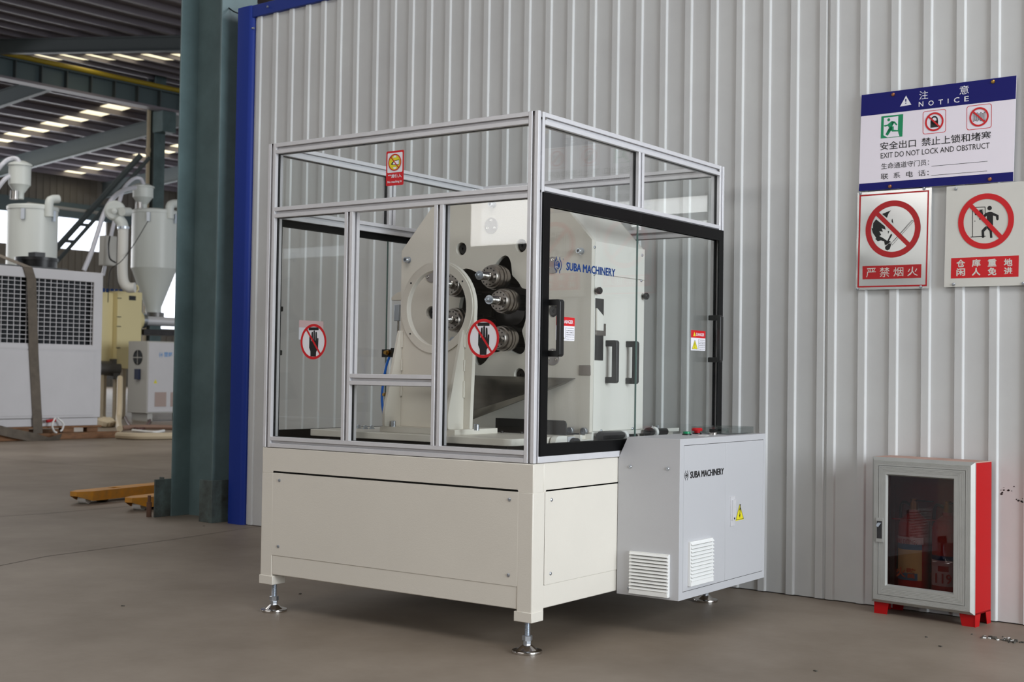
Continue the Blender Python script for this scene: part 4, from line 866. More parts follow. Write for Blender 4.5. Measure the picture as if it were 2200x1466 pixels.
for (pa, pb, pc, py) in ((1287, 1338, 1347, 938), (1389, 1403, 1411, 929)):
    a, c, d_ = atX(pa, py, XF+.01), atX(pb, py, XF+.01), atX(pc, py, XF+.01)
    m = MB(); L = c[0]-a[0]; m.lathe([(0, .010), (.004, .0165), (.012, .0185), (L-.02, .0175), (L, .012)], (XF+.01, a[0], a[1]), (0, 1, 0), BLACK, 10); hk = m.build('clamp_knob', mc)
    m = MB(); m.lathe([(0, .019), (.004, .022), (.012, .022), (.016, .019)], (XF+.01, c[0]-.002, c[1]), (0, 1, 0), LOUV, 24); m.build('knob_collar', hk)
    m = MB(); m.cyl((XF+.01, c[0], c[1]), (XF+.01, c[0]+.10, c[1]), .008 if pa < 1350 else .014, STEELD if pa < 1350 else BLACK, 14); m.build('knob_shaft', hk)
m = MB(); a, c = atX(1276, 932, XF-.01), atX(1460, 921, XF-.01); m.box((XF-.03, a[0], TZ-.004), (XF-.018, 1.26, TZ+.010), CREAMW); m.build('edge_rail', mc, 0.001)
for px in (1400, 1412):
    q = atX(px, 921, -.2); m = MB(); m.lathe([(0, .010), (.006, .010), (.006, .006), (.02, .006)], (-.2, q[0], TZ), (0, 0, 1), ZINC, 8); m.build('table_bolt', mc)
# ---- ring stand in front
ys = .229; RX, RZ = -.5935, 1.144; Ri, Ro = .1375, .172; tzs = TZ+.020
m = MB(); m.poly([[(-.735, .150), (-.440, .150), (-.440, .405), (-.735, .405)]], (0, 0, 0), (1, 0, 0), (0, 1, 0), TZ, tzs, CREAM) if False else m.poly([[(-.790, .150), (-.440, .150), (-.440, .405), (-.790, .405)]], (0, 0, 0), (1, 0, 0), (0, 1, 0), TZ, tzs, CREAM); m.build('stand_base', mc, 0.0015)
xs0, xs1 = -.770, -.424
arch = [(xs0, tzs), (xs1-.012, tzs), (RX+Ro, RZ)]+[(RX+Ro*math.cos(a*PI/24), RZ+Ro*math.sin(a*PI/24)) for a in range(1, 24)]+[(RX-Ro, RZ)]
m = MB(); m.poly([arch, circ(RX, RZ, Ri, 72)], (0, ys, 0), *YA, -.018, 0, CREAM); sd = m.build('ring_stand', mc, 0.001)
m = MB(); m.poly([circ(RX, RZ, .1665, 72), circ(RX, RZ, Ri+.0005, 72)], (0, ys, 0), *YA, 0, .006, CREAM); rb = m.build('ring_flange', sd, 0.001)
for a_ in (38, 142, 218, 322):
    m = MB(); m.lathe([(0, .0036), (.0006, .0036), (.0006, 0)], (RX+.152*math.cos(math.radians(a_)), ys-.006, RZ+.152*math.sin(math.radians(a_))), (0, -1, 0), BLACK, 10); m.build('bolt_hole', sd)
def gusset(xc):
    m = MB(); q = [(ys-.085, tzs), (ys, tzs), (ys, 1.062), (ys-.012, 1.062), (ys-.090, tzs+.055), (ys-.090, tzs+.008)]
    m.poly([q], (xc, 0, 0), (0, 1, 0), (0, 0, 1), -.006, .006, CREAM); g = m.build('gusset', sd, 0.001)
    m = MB(); rr = random.Random(int(xc*100)); 
    for z0, z1 in ((.82, .88), (.915, .955), (1.0, 1.06)):
        pts = [(xc+.008, ys-.003, z0+(z1-z0)*k/6) for k in range(7)]; m.tube(pts, [.0035+.0012*rr.random() for _ in pts], CREAM, 6)
    m.build('weld_bead', g, kind='stuff')
def gpos(px): return atY(px, 925, ys-.04)[0]
gusset(-.763); gusset(-.470)
for px, py in ((845, 911), (963, 915), (1024, 919)):
    q = atZ(px, py+6, tzs); k = MB(); k.lathe([(0, .0095), (.020, .0095), (.0215, .008), (.0215, .005), (.014, .005), (.014, 0)], (q[0], q[1], tzs), (0, 0, 1), ZINC, 18); k.build('cap_bolt', mc)
# ---- pneumatic lift at the left of the plate
ya_ = ym+.06
a, c = atY(841, 628, ya_), atY(864, 645, ya_); m = MB(); m.poly([[(a[0], c[1]), (c[0]+.03, c[1]), (c[0]+.03, a[1]+.012), (a[0]+.028, a[1]-.004), (a[0], c[1]+.012)]], (0, ya_, 0), *YA, -.03, .0, CREAM); m.build('lift_arm', mc, 0.001)
a, c = atY(849, 655, ya_), atY(858, 690, ya_); cxp = (a[0]+c[0])/2+.006; m = MB(); m.box((cxp-.014, ya_-.012, c[1]), (cxp+.014, ya_+.012, a[1]), ZINC); m.build('rod_clevis', mc, 0.002)
m = MB(); z_a, z_b = atY(853, 748, ya_)[1], c[1]; m.cyl((cxp, ya_, z_a), (cxp, ya_, z_b), .005, CHROME, 12); m.build('piston_rod', mc)
m = MB(); z_c = atY(853, 768, ya_)[1]; m.box((cxp-.022, ya_-.02, z_c), (cxp+.03, ya_+.02, z_a), BLACK); m.box((atY(826, 758, ya_)[0], ya_-.018, z_c), (cxp, ya_+.01, z_a-.006), BLACK); m.cyl((cxp, ya_, TZ), (cxp, ya_, z_c), .020, ALU, 16); m.box((cxp-.022, ya_-.02, TZ+.05), (cxp+.02, ya_+.02, TZ+.09), BLACK); m.build('air_cylinder', mc, 0.001)
f1 = atY(834, 758, ya_-.02); m = MB(); m.lathe([(0, .011), (.012, .011), (.012, .008), (.024, .008), (.024, .004)], (f1[0], ya_-.018, f1[1]), (0, -1, 0), BRASS, 8); m.build('air_fitting', mc)
f2 = atY(828, 848, ya_-.02); m = MB(); m.lathe([(0, .010), (.012, .010), (.012, .007), (.024, .007)], (f2[0]+.012, ya_-.018, f2[1]), (-.3, -1, 0), BRASS, 8); m.build('air_fitting', mc)
pts = [atY(px, py, ya_-.03) for px, py in ((838, 768), (832, 785), (826, 815), (822.5, 845), (823, 870), (828, 900), (832, 916))]
m = MB(); m.tube(bez([(q[0], ya_-.035, q[1]) for q in pts]), .0055, BLUEH, 10); m.build('air_hose', mc)
# ================================================================== CONTROL CABINET HUNG ON THE BASE
CY0, CY1, CX1, CZ0, CZ1 = .530, 1.228, .249, .134, .691
cc = thing('control_cabinet', 'light grey electrical cabinet with two doors hung on the side of the machine', 'cabinet', (.125, .88, CZ0))
m = MB()
m.poly([[(.002, CZ0), (CX1, CZ0), (CX1, CZ1), (.040, CZ1), (.002, .612)]], (0, CY0, 0), *YA, -.0015, 0, GREY); m.poly([[(.002, CZ0), (CX1, CZ0), (CX1, CZ1), (.040, CZ1), (.002, .612)]], (0, CY1, 0), *YA, -.0, .0015, GREY)
m.box((.002, CY0+.0015, CZ0), (CX1-.022, CY1-.0015, CZ0+.002), GREY); m.box((.040, CY0+.0015, CZ1-.002), (CX1-.002, CY1-.0015, CZ1), GREY); m.box((.002, CY0+.0015, CZ0), (.004, CY1-.0015, .612), GREY)
m.add([(.002, CY0+.001, .612), (.040, CY0+.001, CZ1), (.040, CY1-.001, CZ1), (.002, CY1-.001, .612)], [(0, 1, 2, 3)], GREY)
dy0, dy1, dz0, dz1 = CY0+.030, CY1-.020, CZ0+.028, CZ1-.024
m.poly([rect(CY0+.0015, CZ0, CY1-.0015, CZ1), rect(dy0-.0015, dz0-.0015, dy1+.0015, dz1+.0015)], (CX1-.002, 0, 0), *XB, 0, .002, GREY)
cb = m.build('cabinet_body', cc, 0.001)
m = MB(); m.box((CX1-.025, CY0+.01, CZ0+.01), (CX1-.022, CY1-.01, CZ1-.01), STEELD); m.build('inner_panel', cc)
dm = atX(1558.5, 1100, CX1)[0]
for k, (a, c) in enumerate(((dy0, dm-.0006), (dm+.0006, dy1))):
    m = MB(); m.box((CX1-.020, a, dz0), (CX1, c, dz1), GREY); dr = m.build('cabinet_door', cc, 0.0008)
    if k == 0: dr0 = dr
    else: dr1 = dr
def grille(O, U, w_, h_, n, parent):
    O = Vector(O); U = Vector(U); N = U.cross(Vector((0, 0, 1))); Z = Vector((0, 0, 1))
    m = MB(); m.poly([rect(0, 0, w_, h_), rect(.008, .012, w_-.008, h_-.006)], O, U, Z, 0, .010, LOUV); m.poly([rect(.002, .002, w_-.002, h_-.002)], O, U, Z, 0, .002, RUBBER)
    m.poly([[(0, 0), (w_, 0), (w_-.003, .016), (.003, .016)]], O, U, Z, .010, .014, LOUV)
    g = m.build('vent_grille', parent, 0.0008)
    p_ = (h_-.016)/n
    for i in range(n):
        z = .016+p_*i; a0 = O+Z*(z); m = MB()
        sec = [(.003, p_*.05), (.0155, p_*.05), (.0165, p_*.18), (.0085, p_*.80), (.003, p_*.80)]
        vs = [O+U*(.002)+Z*(z+s_[1])+N*s_[0] for s_ in sec]+[O+U*(w_-.002)+Z*(z+s_[1])+N*s_[0] for s_ in sec]; k = len(sec)
        m.add(vs, [tuple(range(k)), tuple(range(2*k-1, k-1, -1))]+[(j, j+k, (j+1) % k+k, (j+1) % k) for j in range(k)], LOUV)
        m.build('vent_slat', parent, smooth=False)
a, c = atY(1354, 1275, CY0), atY(1438.5, 1283, CY0); tz_ = atY(1438.5, 1192, CY0)
grille((a[0], CY0, (a[1]+c[1])/2), (1, 0, 0), c[0]-a[0], tz_[1]-(a[1]+c[1])/2, 11, cc)
a, c = atX(1477, 1260, CX1), atX(1526, 1248, CX1); tz_ = atX(1477, 1165, CX1)
grille((CX1, a[0], (a[1]+c[1])/2), (0, 1, 0), c[0]-a[0], tz_[1]-(a[1]+c[1])/2, 11, cc)
for px, py in ((1354.5, 1003), (1435, 1007.5), (1351, 1264)):
    q = atY(px, py, CY0); m = MB(); m.lathe([(0, .0058), (.003, .0058), (.0045, .0045), (.0045, .0025), (.002, .002), (.002, 0)], (q[0], CY0, q[1]), (0, -1, 0), ZINC, 12); m.build('screw', cc)
a, c = atX(1568, 1131, CX1), atX(1577.5, 1066, CX1)
m = MB(); m.poly([rrect(a[0], a[1], c[0], c[1], .002)], (0, 0, 0), *XB, CX1, CX1+.004, ALU); m.poly([rrect(a[0]+.004, a[1]+.022, c[0]-.004, c[1]-.012, .002)], (0, 0, 0), *XB, CX1+.004, CX1+.010, ALU); m.lathe([(0, .004), (.001, .004)], (CX1+.010, (a[0]+c[0])/2, a[1]+.028), (1, 0, 0), BLACK, 12); m.build('lock_handle', dr1, 0.001)
p = Print((0, 0, 0), *XB, CX1); q3 = [atX(1580, 1120, CX1), atX(1598, 1116, CX1), atX(1589, 1082.5, CX1)]; q3[0] = (q3[0][0], q3[0][1]); zz = (q3[0][1]+q3[1][1])/2; q3[0] = (q3[0][0], zz); q3[1] = (q3[1][0], zz)
p.lay([q3], YELP, 1); qc = ((q3[0][0]+q3[1][0])/2, zz+.035); q4 = [(qc[0]+(q_[0]-qc[0])*.9, qc[1]+(q_[1]-qc[1])*.9) for q_ in q3]; p.line(q4, .0016, BLACKP, 2, True)
cx, cz = (q3[0][0]+q3[1][0])/2, zz+.008; p.lay([[(cx+.004, cz+.052), (cx-.006, cz+.028), (cx+.001, cz+.031), (cx-.003, cz+.012), (cx-.007, cz+.012), (cx, cz), (cx+.005, cz+.014), (cx+.001, cz+.013), (cx+.008, cz+.040), (cx+.001, cz+.036), (cx+.008, cz+.052)]], BLACKP, 2)
p.build('hazard_triangle', dr1, smooth=False)
l0 = atX(1470, 1020, CX1); lb, rt = atX(1483, 1027, CX1), atX(1554.5, 1005, CX1)
zl_, zh_ = atX(1483, 1028, CX1)[1], atX(1483, 1014, CX1)[1]
p = Print((0, 0, 0), *XB, CX1); logo(p, l0[0], (zl_+zh_)/2-.0165, .033, BLACKP, 1); p.lab('SUBA MACHINERY', (lb[0], zl_, rt[0], zh_), BLACKP, 1, 0, (zh_-zl_)*.065); p.build('brand_lettering', dr0, smooth=False)
def btn(px, py, prof, mt, name, under=BLACK):
    q = atZ(px, py, CZ1); m = MB(); m.lathe([(0, .0175), (.004, .0175), (.005, .015)], (q[0], q[1], CZ1), (0, 0, 1), under, 28); m.lathe(prof, (q[0], q[1], CZ1+.004), (0, 0, 1), mt, 28); return m.build(name, cc)
btn(1475.5, 935, [(0, .014), (.008, .014), (.009, .012)], GREENB, 'indicator_button'); btn(1497.5, 933, [(0, .011), (.008, .012), (.008, .0195), (.014, .021), (.019, .018), (.0195, 0)], REDB, 'emergency_stop')
q = atZ(1531.5, 934, CZ1); m = MB(); m.lathe([(0, .0165), (.006, .0165), (.009, .013)], (q[0], q[1], CZ1), (0, 0, 1), CHROME, 28); m.box((q[0]-.012, q[1]-.005, CZ1+.009), (q[0]+.012, q[1]+.005, CZ1+.021), BLACK); m.build('selector_switch', cc)
q = atZ(1513, 937, CZ1); m = MB(); m.box((q[0]-.018, q[1]-.012, CZ1), (q[0]+.012, q[1]+.014, CZ1+.001), LOUV); m.build('name_plate', cc)
q = atZ(1487, 928, CZ1); m = MB(); x0, y0 = .045, 1.00
m.box((x0, y0, CZ1), (x0+.16, 1.215, CZ1+.003), ACRYL); m.box((x0, y0, CZ1+.003), (x0+.003, 1.215, CZ1+.026), ACRYL); m.box((x0+.157, y0, CZ1+.003), (x0+.16, 1.215, CZ1+.026), ACRYL); m.box((x0+.003, y0, CZ1+.003), (x0+.157, y0+.003, CZ1+.026), ACRYL); m.box((x0+.003, 1.212, CZ1+.003), (x0+.157, 1.215, CZ1+.026), ACRYL); m.build('acrylic_tray', cc, smooth=False)
# ================================================================== MACHINES IN THE FAR BAY
def vcyl(m, px, py0, py1, rpx0, rpx1, dep, mt, seg=28):
    """upright lathe piece: picture heights on the axis px at a given depth"""
    a = toW(atD(px, py0, dep)); b_ = toW(atD(px, py1, dep)); k = dep/FPX
    m.lathe([(0, rpx0*k), (a.z-b_.z, rpx1*k)], (a.x, a.y, b_.z), (0, 0, 1), mt, seg) if False else m.lathe([(0, rpx1*k), (a.z-b_.z, rpx0*k)], (a.x, a.y, b_.z), (0, 0, 1), mt, seg)
def wp(px, py, dep): return toW(atD(px, py, dep))
# --- chiller on its pallet
EC = -12.0
def cz(px, py): return atE(px, py, EC)
cTL, cTR, cBR = cz(0, 567), cz(222, 590), cz(216, 899)
n1 = cTR[0]; n0 = n1-2.15; zt = (cTL[1]+cTR[1])/2; zb = .17
ch = thing('air_chiller', 'large off-white chiller unit with square grille, strapped down on a wooden pallet', 'chiller', tuple(WALLF @ Vector((EC-.5, (n0+n1)/2, zb))), TH)
g0, g1 = cz(5, 600), cz(202, 607); g2, g3 = cz(8, 740), cz(200, 743); gz1, gz0, gn1 = (g1[1]+.0), g3[1], (g1[0]+g3[0])/2; gn0 = gn1-1.42
m = W(); m.poly([rect(n0, zb+.10, n1, zt), rect(gn0, gz0, gn1, gz1)], (EC, 0, 0), (0, 1, 0), (0, 0, 1), -.03, 0, CHILL); m.box((EC-1.0, n0, zb+.10), (EC-.10, n1, zt), CHILL); m.build('body', ch, 0.006)
m = W(); m.box((EC-.10, n0+.02, zb+.12), (EC-.09, n1-.02, zt-.02), DARK); m.build('coil', ch)
m = W(); k = gn0
while k < gn1: m.box((EC-.03, k, gz0), (EC-.022, k+.008, gz1), CHILL); k += .082
k = gz0
while k < gz1: m.box((EC-.022, gn0, k), (EC-.014, gn1, k+.007), CHILL); k += .0545
m.build('grille', ch, smooth=False, kind='stuff')
lz = cz(100, 754)[1]; m = W(); m.box((EC, n0+.12, zb+.13), (EC+.006, n1-.11, lz), CHILL); m.build('lower_panel', ch, 0.003)
m = W(); m.box((EC, n0+.12, lz+.02), (EC+.006, gn1+.06, lz+.05), CHILL); m.build('trim_strip', ch)
m = W(); m.box((EC-1.0, n0, zb), (EC-.01, n1-.03, zb+.095), CHILL); m.build('base_channel', ch, 0.004)
for (pa, pb, yt, yb2) in ((-60, 20, 546, 566), (78, 158, 556, 578)):
    a, c = cz(pa, yt), cz(pb, yt); r_ = abs(c[0]-a[0])/2; zc = zt+.02
    m = W(); m.lathe([(0, r_*.92), (.10, r_*.95), (.10, r_*1.02), (.14, r_*1.02), (.14, r_*.2)], (EC-.42, (a[0]+c[0])/2, zc), (0, 0, 1), BLACK, 28); m.box((EC-.5, (a[0]+c[0])/2-.07, zc+.13), (EC-.34, (a[0]+c[0])/2+.07, zc+.21), BLACK); m.build('fan_shroud', ch)
m = W(); m.box((EC-1.0, n0+.01, zt), (EC-.02, n1-.5, zt+.02), BLACK); m.build('fan_deck', ch)
pl = thing('wooden_pallet', 'brown wooden pallet carrying the off-white chiller', 'pallet', tuple(WALLF @ Vector((EC-.5, (n0+n1)/2, 0))), TH)
for i in range(5): m = W(); m.box((EC-1.05+i*.235, n0-.05, .145), (EC-.93+i*.235, n1+.02, .168), WOOD); m.build('plank', pl, 0.003)
m = W(); m.box((EC-.10, n0-.05, .002), (EC+.0, n1+.30, .085), WOOD); m.build('stringer', pl, 0.004)
m = W(); m.box((EC-1.05, n0-.05, .002), (EC-.95, n1+.02, .085), WOOD); m.build('stringer', pl, 0.004)
for nn in (n0+.05, n0+1.0, cz(148, 915)[0]-.08, n1-.18):
    m = W(); m.box((EC-.10, nn, .086), (EC-.01, nn+.16, .144), WOOD); m.build('block', pl, 0.004)
# cargo strap over the chiller
def ribbon(name, pts, w_, label, cat):
    m = W(); vs = []
    for p_, d_ in pts: p_ = Vector(p_); d_ = Vector(d_).normalized()*w_/2; vs += [p_-d_, p_+d_]
    n = len(pts); th_ = Vector((.006, 0, .002)); vs2 = [v+th_ for v in vs]
    m.add(vs+vs2, [(2*i, 2*i+1, 2*i+3, 2*i+2) for i in range(n-1)]+[(2*n+2*i, 2*n+2*i+2, 2*n+2*i+3, 2*n+2*i+1) for i in range(n-1)]+[(2*i, 2*i+2, 2*n+2*i+2, 2*n+2*i) for i in range(n-1)]+[(2*i+1, 2*n+2*i+1, 2*n+2*i+3, 2*i+3) for i in range(n-1)], STRAPM)
    return tag(m.build(name), label, cat)
sn = lambda px, py: cz(px, py)
pts = [((EC-1.02, sn(20, 560)[0], zt+.17), (0, 1, 0)), ((EC-.5, sn(28, 552)[0], zt+.19), (0, 1, 0))]
for px, py in ((58, 574), (66, 600), (69, 680), (71, 760), (76, 850), (79, 905), (80, 932)): q = sn(px, py); pts.append(((EC+.012, q[0], q[1]), (0, 1, 0)))
ribbon('cargo_strap', pts, .125, 'wide grey-brown webbing strap hanging down the front of the chiller', 'strap')
pts = [((EC+.05, sn(-20, 915)[0], .16), (0, .3, 1)), ((EC+.06, sn(20, 925)[0], .10), (0, .3, 1)), ((EC+.10, sn(60, 940)[0], .045), (0, .3, 1)), ((EC+.14, sn(84, 948)[0], .012), (.6, .3, .4)), ((EC+.1, sn(120, 937)[0], .03), (.2, .3, 1))]
ribbon('cargo_strap', pts, .11, 'loose end of grey webbing lying at the foot of the chiller pallet', 'strap')
q = sn(117, 915); m = W(); m.tube(bez([(EC+.06, q[0]-.03, q[1]+.10), (EC+.07, q[0]-.075, q[1]+.02), (EC+.07, q[0]-.05, q[1]-.06), (EC+.07, q[0]-.01, q[1]-.085)]), .012, LOUV, 8); m.tube(bez([(EC+.06, q[0]+.0, q[1]+.10), (EC+.07, q[0]+.075, q[1]+.03), (EC+.07, q[0]+.07, q[1]-.04), (EC+.07, q[0]+.04, q[1]-.07)]), .012, LOUV, 8); m.cyl((EC+.05, q[0]-.14, q[1]+.06), (EC+.05, q[0]-.02, q[1]+.07), .02, REDS, 8)
tag(m.build('strap_hook'), 'pale curved strap hook with red sleeve hanging beside the chiller strap', 'hook')
# --- hopper dryers
def dryer(label, px, pt, pb, r_, dep, cone=None, loader=None, elbow=None):
    a = wp(px, pb, dep); t = thing('hopper_dryer', label, 'dryer', tuple(WALLF @ Vector((a.x, a.y, wp(px, (cone or (0, pb))[1], dep).z))), TH)
    k = dep/FPX; m = W(); zt2 = wp(px, pt, dep).z
    m.lathe([(0, r_*k), (zt2-a.z, r_*k)], (a.x, a.y, a.z), (0, 0, 1), DRY, 36); m.build('drum', t)
    m = W(); m.lathe([(-.05, r_*k*1.0), (-.05, r_*k*1.03), (.0, r_*k*1.03), (.02, r_*k*.98), (.06, r_*k*.3)], (a.x, a.y, zt2), (0, 0, 1), DRY, 36); m.build('lid', t)
    if cone:
        zc = wp(px, cone[1], dep).z; m = W(); m.lathe([(0, cone[0]*k), ((a.z-zc)*.12, cone[0]*k), ((a.z-zc), r_*k*.99)], (a.x, a.y, zc), (0, 0, 1), DRY, 36); m.build('cone', t)
    for ang in (-.9, .35):
        d = Vector((math.cos(ang), math.sin(ang), 0)); m = W(); c_ = Vector((a.x, a.y, zt2-.12))+d*(r_*k+.015); m.box((-.02, -.03, -.11), (.02, .03, .06), ZINC, Matrix.Translation(c_) @ Matrix.Rotation(ang, 4, 'Z')); m.build('latch', t)
    if loader:
        lx, l0, l1, lr, l2, l3 = loader; q = wp(lx, l1, dep); z0 = q.z; m = W(); zz = [wp(lx, y_, dep).z-z0 for y_ in (l3, l2, l1, l0)]
        m.lathe([(zz[0], lr*.42*k), (zz[1], lr*.42*k), (0, lr*.95*k), (0, lr*k), (zz[3], lr*k), (zz[3], lr*1.12*k), (zz[3]+.03, lr*1.1*k), (zz[3]+.08, lr*.5*k), (zz[3]+.08, 0)], (q.x, q.y, z0), (0, 0, 1), DRY, 28); m.build('vacuum_loader', t)
        m = W(); m.cyl((q.x+.05, q.y-.12, z0+zz[0]-.02), (q.x+.05, q.y-.12, z0+zz[1]*.8), .07, CHROME, 12); m.build('sight_tube', t)
    if elbow:
        ex, ey, er = elbow; q = wp(ex, ey, dep-.2); m = W(); m.tube(bez([q+Vector((0, 0, -.22)), q, q+Vector((0, .05, .06)), q+Vector((0, .16, .08))]), er*k, DRY, 14); m.build('elbow_duct', t)
    return t
d1 = dryer('grey hopper dryer with small loader on top, standing behind the white chiller', 67, 446, 600, 52, 21.0, (52, 890), (42, 357, 398, 23, 416, 428), (106, 436, 9))
d2 = dryer('grey cone-bottomed hopper dryer beside the green column', 331, 455, 578, 48, 24.6, (17, 672), (307, 404, 425, 21.5, 440, 452), (365, 445, 9))
m = W(); a, c = wp(333, 672, 24.6), wp(333, 690, 24.6); m.cyl((a.x, a.y, a.z), (a.x, a.y, c.z), .17, PLUMB, 18); m.box((a.x-.2, a.y-.2, c.z-.04), (a.x+.2, a.y+.2, c.z), PLUMB); m.build('feed_throat', d2)
def hose(name, pts, r_, mt, par):
    m = W(); m.tube(bez([wp(*q) for q in pts], 8), r_, mt, 8); return m.build(name, par)
HW = mat('translucent hose', (206, 206, 214), 0.35)
hose('clear_hose', [(48, 372, 20.9), (38, 343, 20.9), (20, 342, 20.9), (4, 354, 20.8), (-20, 385, 20.8)], .035, HW, d1)
hose('clear_hose', [(22, 378, 20.9), (8, 388, 20.8), (-15, 420, 20.8)], .035, HW, d1)
hose('clear_hose', [(309, 396, 24.5), (302, 384, 24.4), (288, 384, 24.3), (272, 397, 24), (262, 415, 23.7), (255, 440, 23.6), (240, 500, 23.4), (228, 560, 23.2), (221, 592, 23.2)], .034, HW, d2)
hose('clear_hose', [(290, 403, 24.3), (262, 411, 23.6), (240, 430, 22.7), (222, 463, 22.6), (210, 500, 22.5), (196, 543, 22.4), (180, 582, 22.3)], .042, HW, d2)
# blower and hot air duct
q = wp(247, 453, 22.6); bt = thing('air_blower', 'round grey blower with a white duct dropping from it, left of the cone-bottomed dryer', 'blower', tuple(WALLF @ q), TH)
ax_ = (WALLF.inverted().to_3x3() @ (CAM-(WALLF @ q))).normalized(); ax_ = (ax_+Vector((.25, -.3, -.1))).normalized()
m = W(); m.lathe([(-.12, .13), (-.10, .175), (.02, .175), (.05, .14), (.05, .05), (.12, .045), (.13, 0)], q, ax_, DRY, 28); m.build('volute', bt)
m = W(); m.tube(bez([wp(254, 470, 22.6), wp(262, 480, 22.6), wp(265, 492, 22.6)]), .095, DRY, 14); m.lathe([(0, .075), (.2, .075)], wp(262, 455, 22.5), (-.3, .9, .1), DRY, 16); m.build('outlet', bt)
m = W(); m.tube(bez([wp(265, 490, 22.6), wp(264, 530, 22.6), wp(263, 580, 22.6), wp(266, 606, 22.6), wp(276, 618, 22.6), wp(290, 618, 22.6)]), .088, PIPEW, 16); m.build('air_duct', bt)
m = W(); m.cyl(wp(265, 487, 22.6), wp(265, 492, 22.6), .1, ZINC, 16); m.build('clamp_ring', bt)
# control box in front of the window
q = wp(236, 540, 23.0); k = 23.0/FPX; bxt = thing('junction_box', 'small grey control box hung beside the white duct', 'box', tuple(WALLF @ q), TH); m = W(); m.box((q.x-.15, q.y-.12, q.z-.25), (q.x, q.y+.14, q.z+.27), CABG); m.build('box_body', bxt, 0.005); m = W(); m.box((q.x, q.y-.10, q.z-.23), (q.x+.01, q.y+.12, q.z+.25), CABG); m.build('box_door', bxt, 0.003)
hose('power_cable', [(236, 508, 22.7), (233, 530, 22.6), (236, 555, 22.6), (249, 565, 22.6)], .014, BLACK, bxt)
hose('sensor_cable', [(318, 475, 23.2), (290, 522, 22.9), (262, 560, 22.3), (240, 577, 22.2), (234, 600, 22.2), (232, 650, 22.2)], .007, RUBBER, d2)
# --- extruder gearbox
EG = -17.3
def gz(px, py): return atE(px, py, EG)
a, c = gz(250, 778), gz(306, 629); GL = .55
gb = thing('gearbox', 'pale yellow extruder gearbox with flange and silver barrel, behind the chiller', 'gearbox', tuple(WALLF @ Vector((EG-.3, a[0]+.2, a[1]))), TH)
m = W(); m.box((EG-GL, a[0], a[1]-.12), (EG, c[0], c[1]), GEARM); m.build('casing', gb, 0.01)
m = W(); m.box((EG-GL-.25, a[0]-.32, a[1]), (EG-.12, a[0], c[1]-.03), GEARM); m.lathe([(0, .2), (.03, .2), (.04, .16)], (EG-.42, a[0]-.32, c[1]-.35), (0, -1, 0), GEARM, 24); m.lathe([(0, .2), (.03, .2), (.04, .16)], (EG-.42, a[0]-.32, c[1]-.95), (0, -1, 0), GEARM, 24); m.build('casing_cover', gb, 0.01)
for z_ in (.12, .45, .62, 1.0): m = W(); m.box((EG-.0, a[0]-.01, c[1]-z_-.012), (EG+.012, a[0]+.07, c[1]-z_), STEELD); m.build('casing_bolt', gb)
m = W(); q = wp(291, 620, 23.0); m.tube([q+Vector((0, .055*math.cos(t_), .055*math.sin(t_))) for t_ in [2*PI*i/16 for i in range(17)]], .018, GEARM, 8); m.build('eye_bolt', gb)
m = W(); m.box((EG, c[0]-.28, c[1]-.15), (EG+.006, c[0]-.14, c[1]-.07), BLACK); m.build('rating_plate', gb)
m = W()
for k in range(7): m.cyl((EG-.3, a[0]-.28+k*.09, c[1]-.02), (EG-.3, a[0]-.28+k*.09, c[1]+.05), .03, LOGO, 10)
m.build('blue_cap', gb)
q = gz(306, 688); m = W(); m.lathe([(0, .22), (.05, .22), (.09, .17), (.12, .17)], (EG-.25, c[0], q[1]), (0, 1, 0), GEARM, 28); m.build('flange', gb)
m = W(); m.cyl((EG-.25, c[0]+.12, q[1]), (EG-.25, c[0]+1.3, q[1]), .085, ALU, 20); m.cyl((EG-.25, c[0]+.12, q[1]), (EG-.25, c[0]+.22, q[1]), .14, ZINC, 20); m.build('barrel', gb)
m = W(); m.box((EG-.5, c[0]+.05, q[1]-.26), (EG+.0, c[0]+1.3, q[1]-.16), STEELD); m.build('barrel_support', gb)
a2, c3 = gz(222, 812), gz(268, 772); m = W(); m.lathe([(0, .13), (.4, .13)], (EG-.1, a2[0]-.05, (a2[1]+c3[1])/2), (0, 1, 0), PLUMB, 18); m.box((EG-.2, a2[0]+.2, a2[1]-.02), (EG, a2[0]+.32, c3[1]), PLUMB); m.build('oil_pump', gb)
m = W()
for nn in (a[0]-.28, a[0]+.02, c[0]-.08): m.box((EG-.5, nn, .0), (EG-.42, nn+.07, a[1]), PIPEC); m.box((EG-.12, nn, .0), (EG-.05, nn+.07, a[1]), PIPEC)
m.build('stand_frame', gb)
m = W(); m.tube(bez([wp(258, 812, 21.5), wp(257, 870, 20.8), wp(255, 905, 20.4), Vector(toW(Vector(atZ(257, 922, .05)+(.05,))))]), .045, PIPEC, 10); tag(m.build('drain_pipe'), 'beige plastic pipe dropping from the pump beside the grey cabinet', 'pipe')
def fpipe(pts, r_, mt, label, name='floor_pipe'):
    m = W(); m.tube(bez([toW(Vector(atZ(px, py, r_)+(r_,))) for px, py in pts]), r_, mt, 8); tag(m.build(name), label, 'pipe')
fpipe([(252, 936), (300, 938), (380, 937), (420, 936)], .045, PIPEC, 'beige pipe lying nearest on the floor left of the green column')
fpipe([(285, 925), (330, 929), (352, 926)], .02, LOUV, 'short white pipe end lying on the floor before the green column')
fpipe([(262, 920), (310, 918), (400, 920)], .035, mat('brown pipe', (140, 112, 96), .6), 'brown hose lying furthest back on the floor left of the green column', 'floor_hose')
fpipe([(268, 895), (280, 915), (305, 922), (320, 908), (325, 895)], .02, mat('dark red hose', (84, 48, 44), .5), 'dark red hose looping on the floor below the grey cabinet', 'floor_hose')
m = W(); rr = random.Random(9)
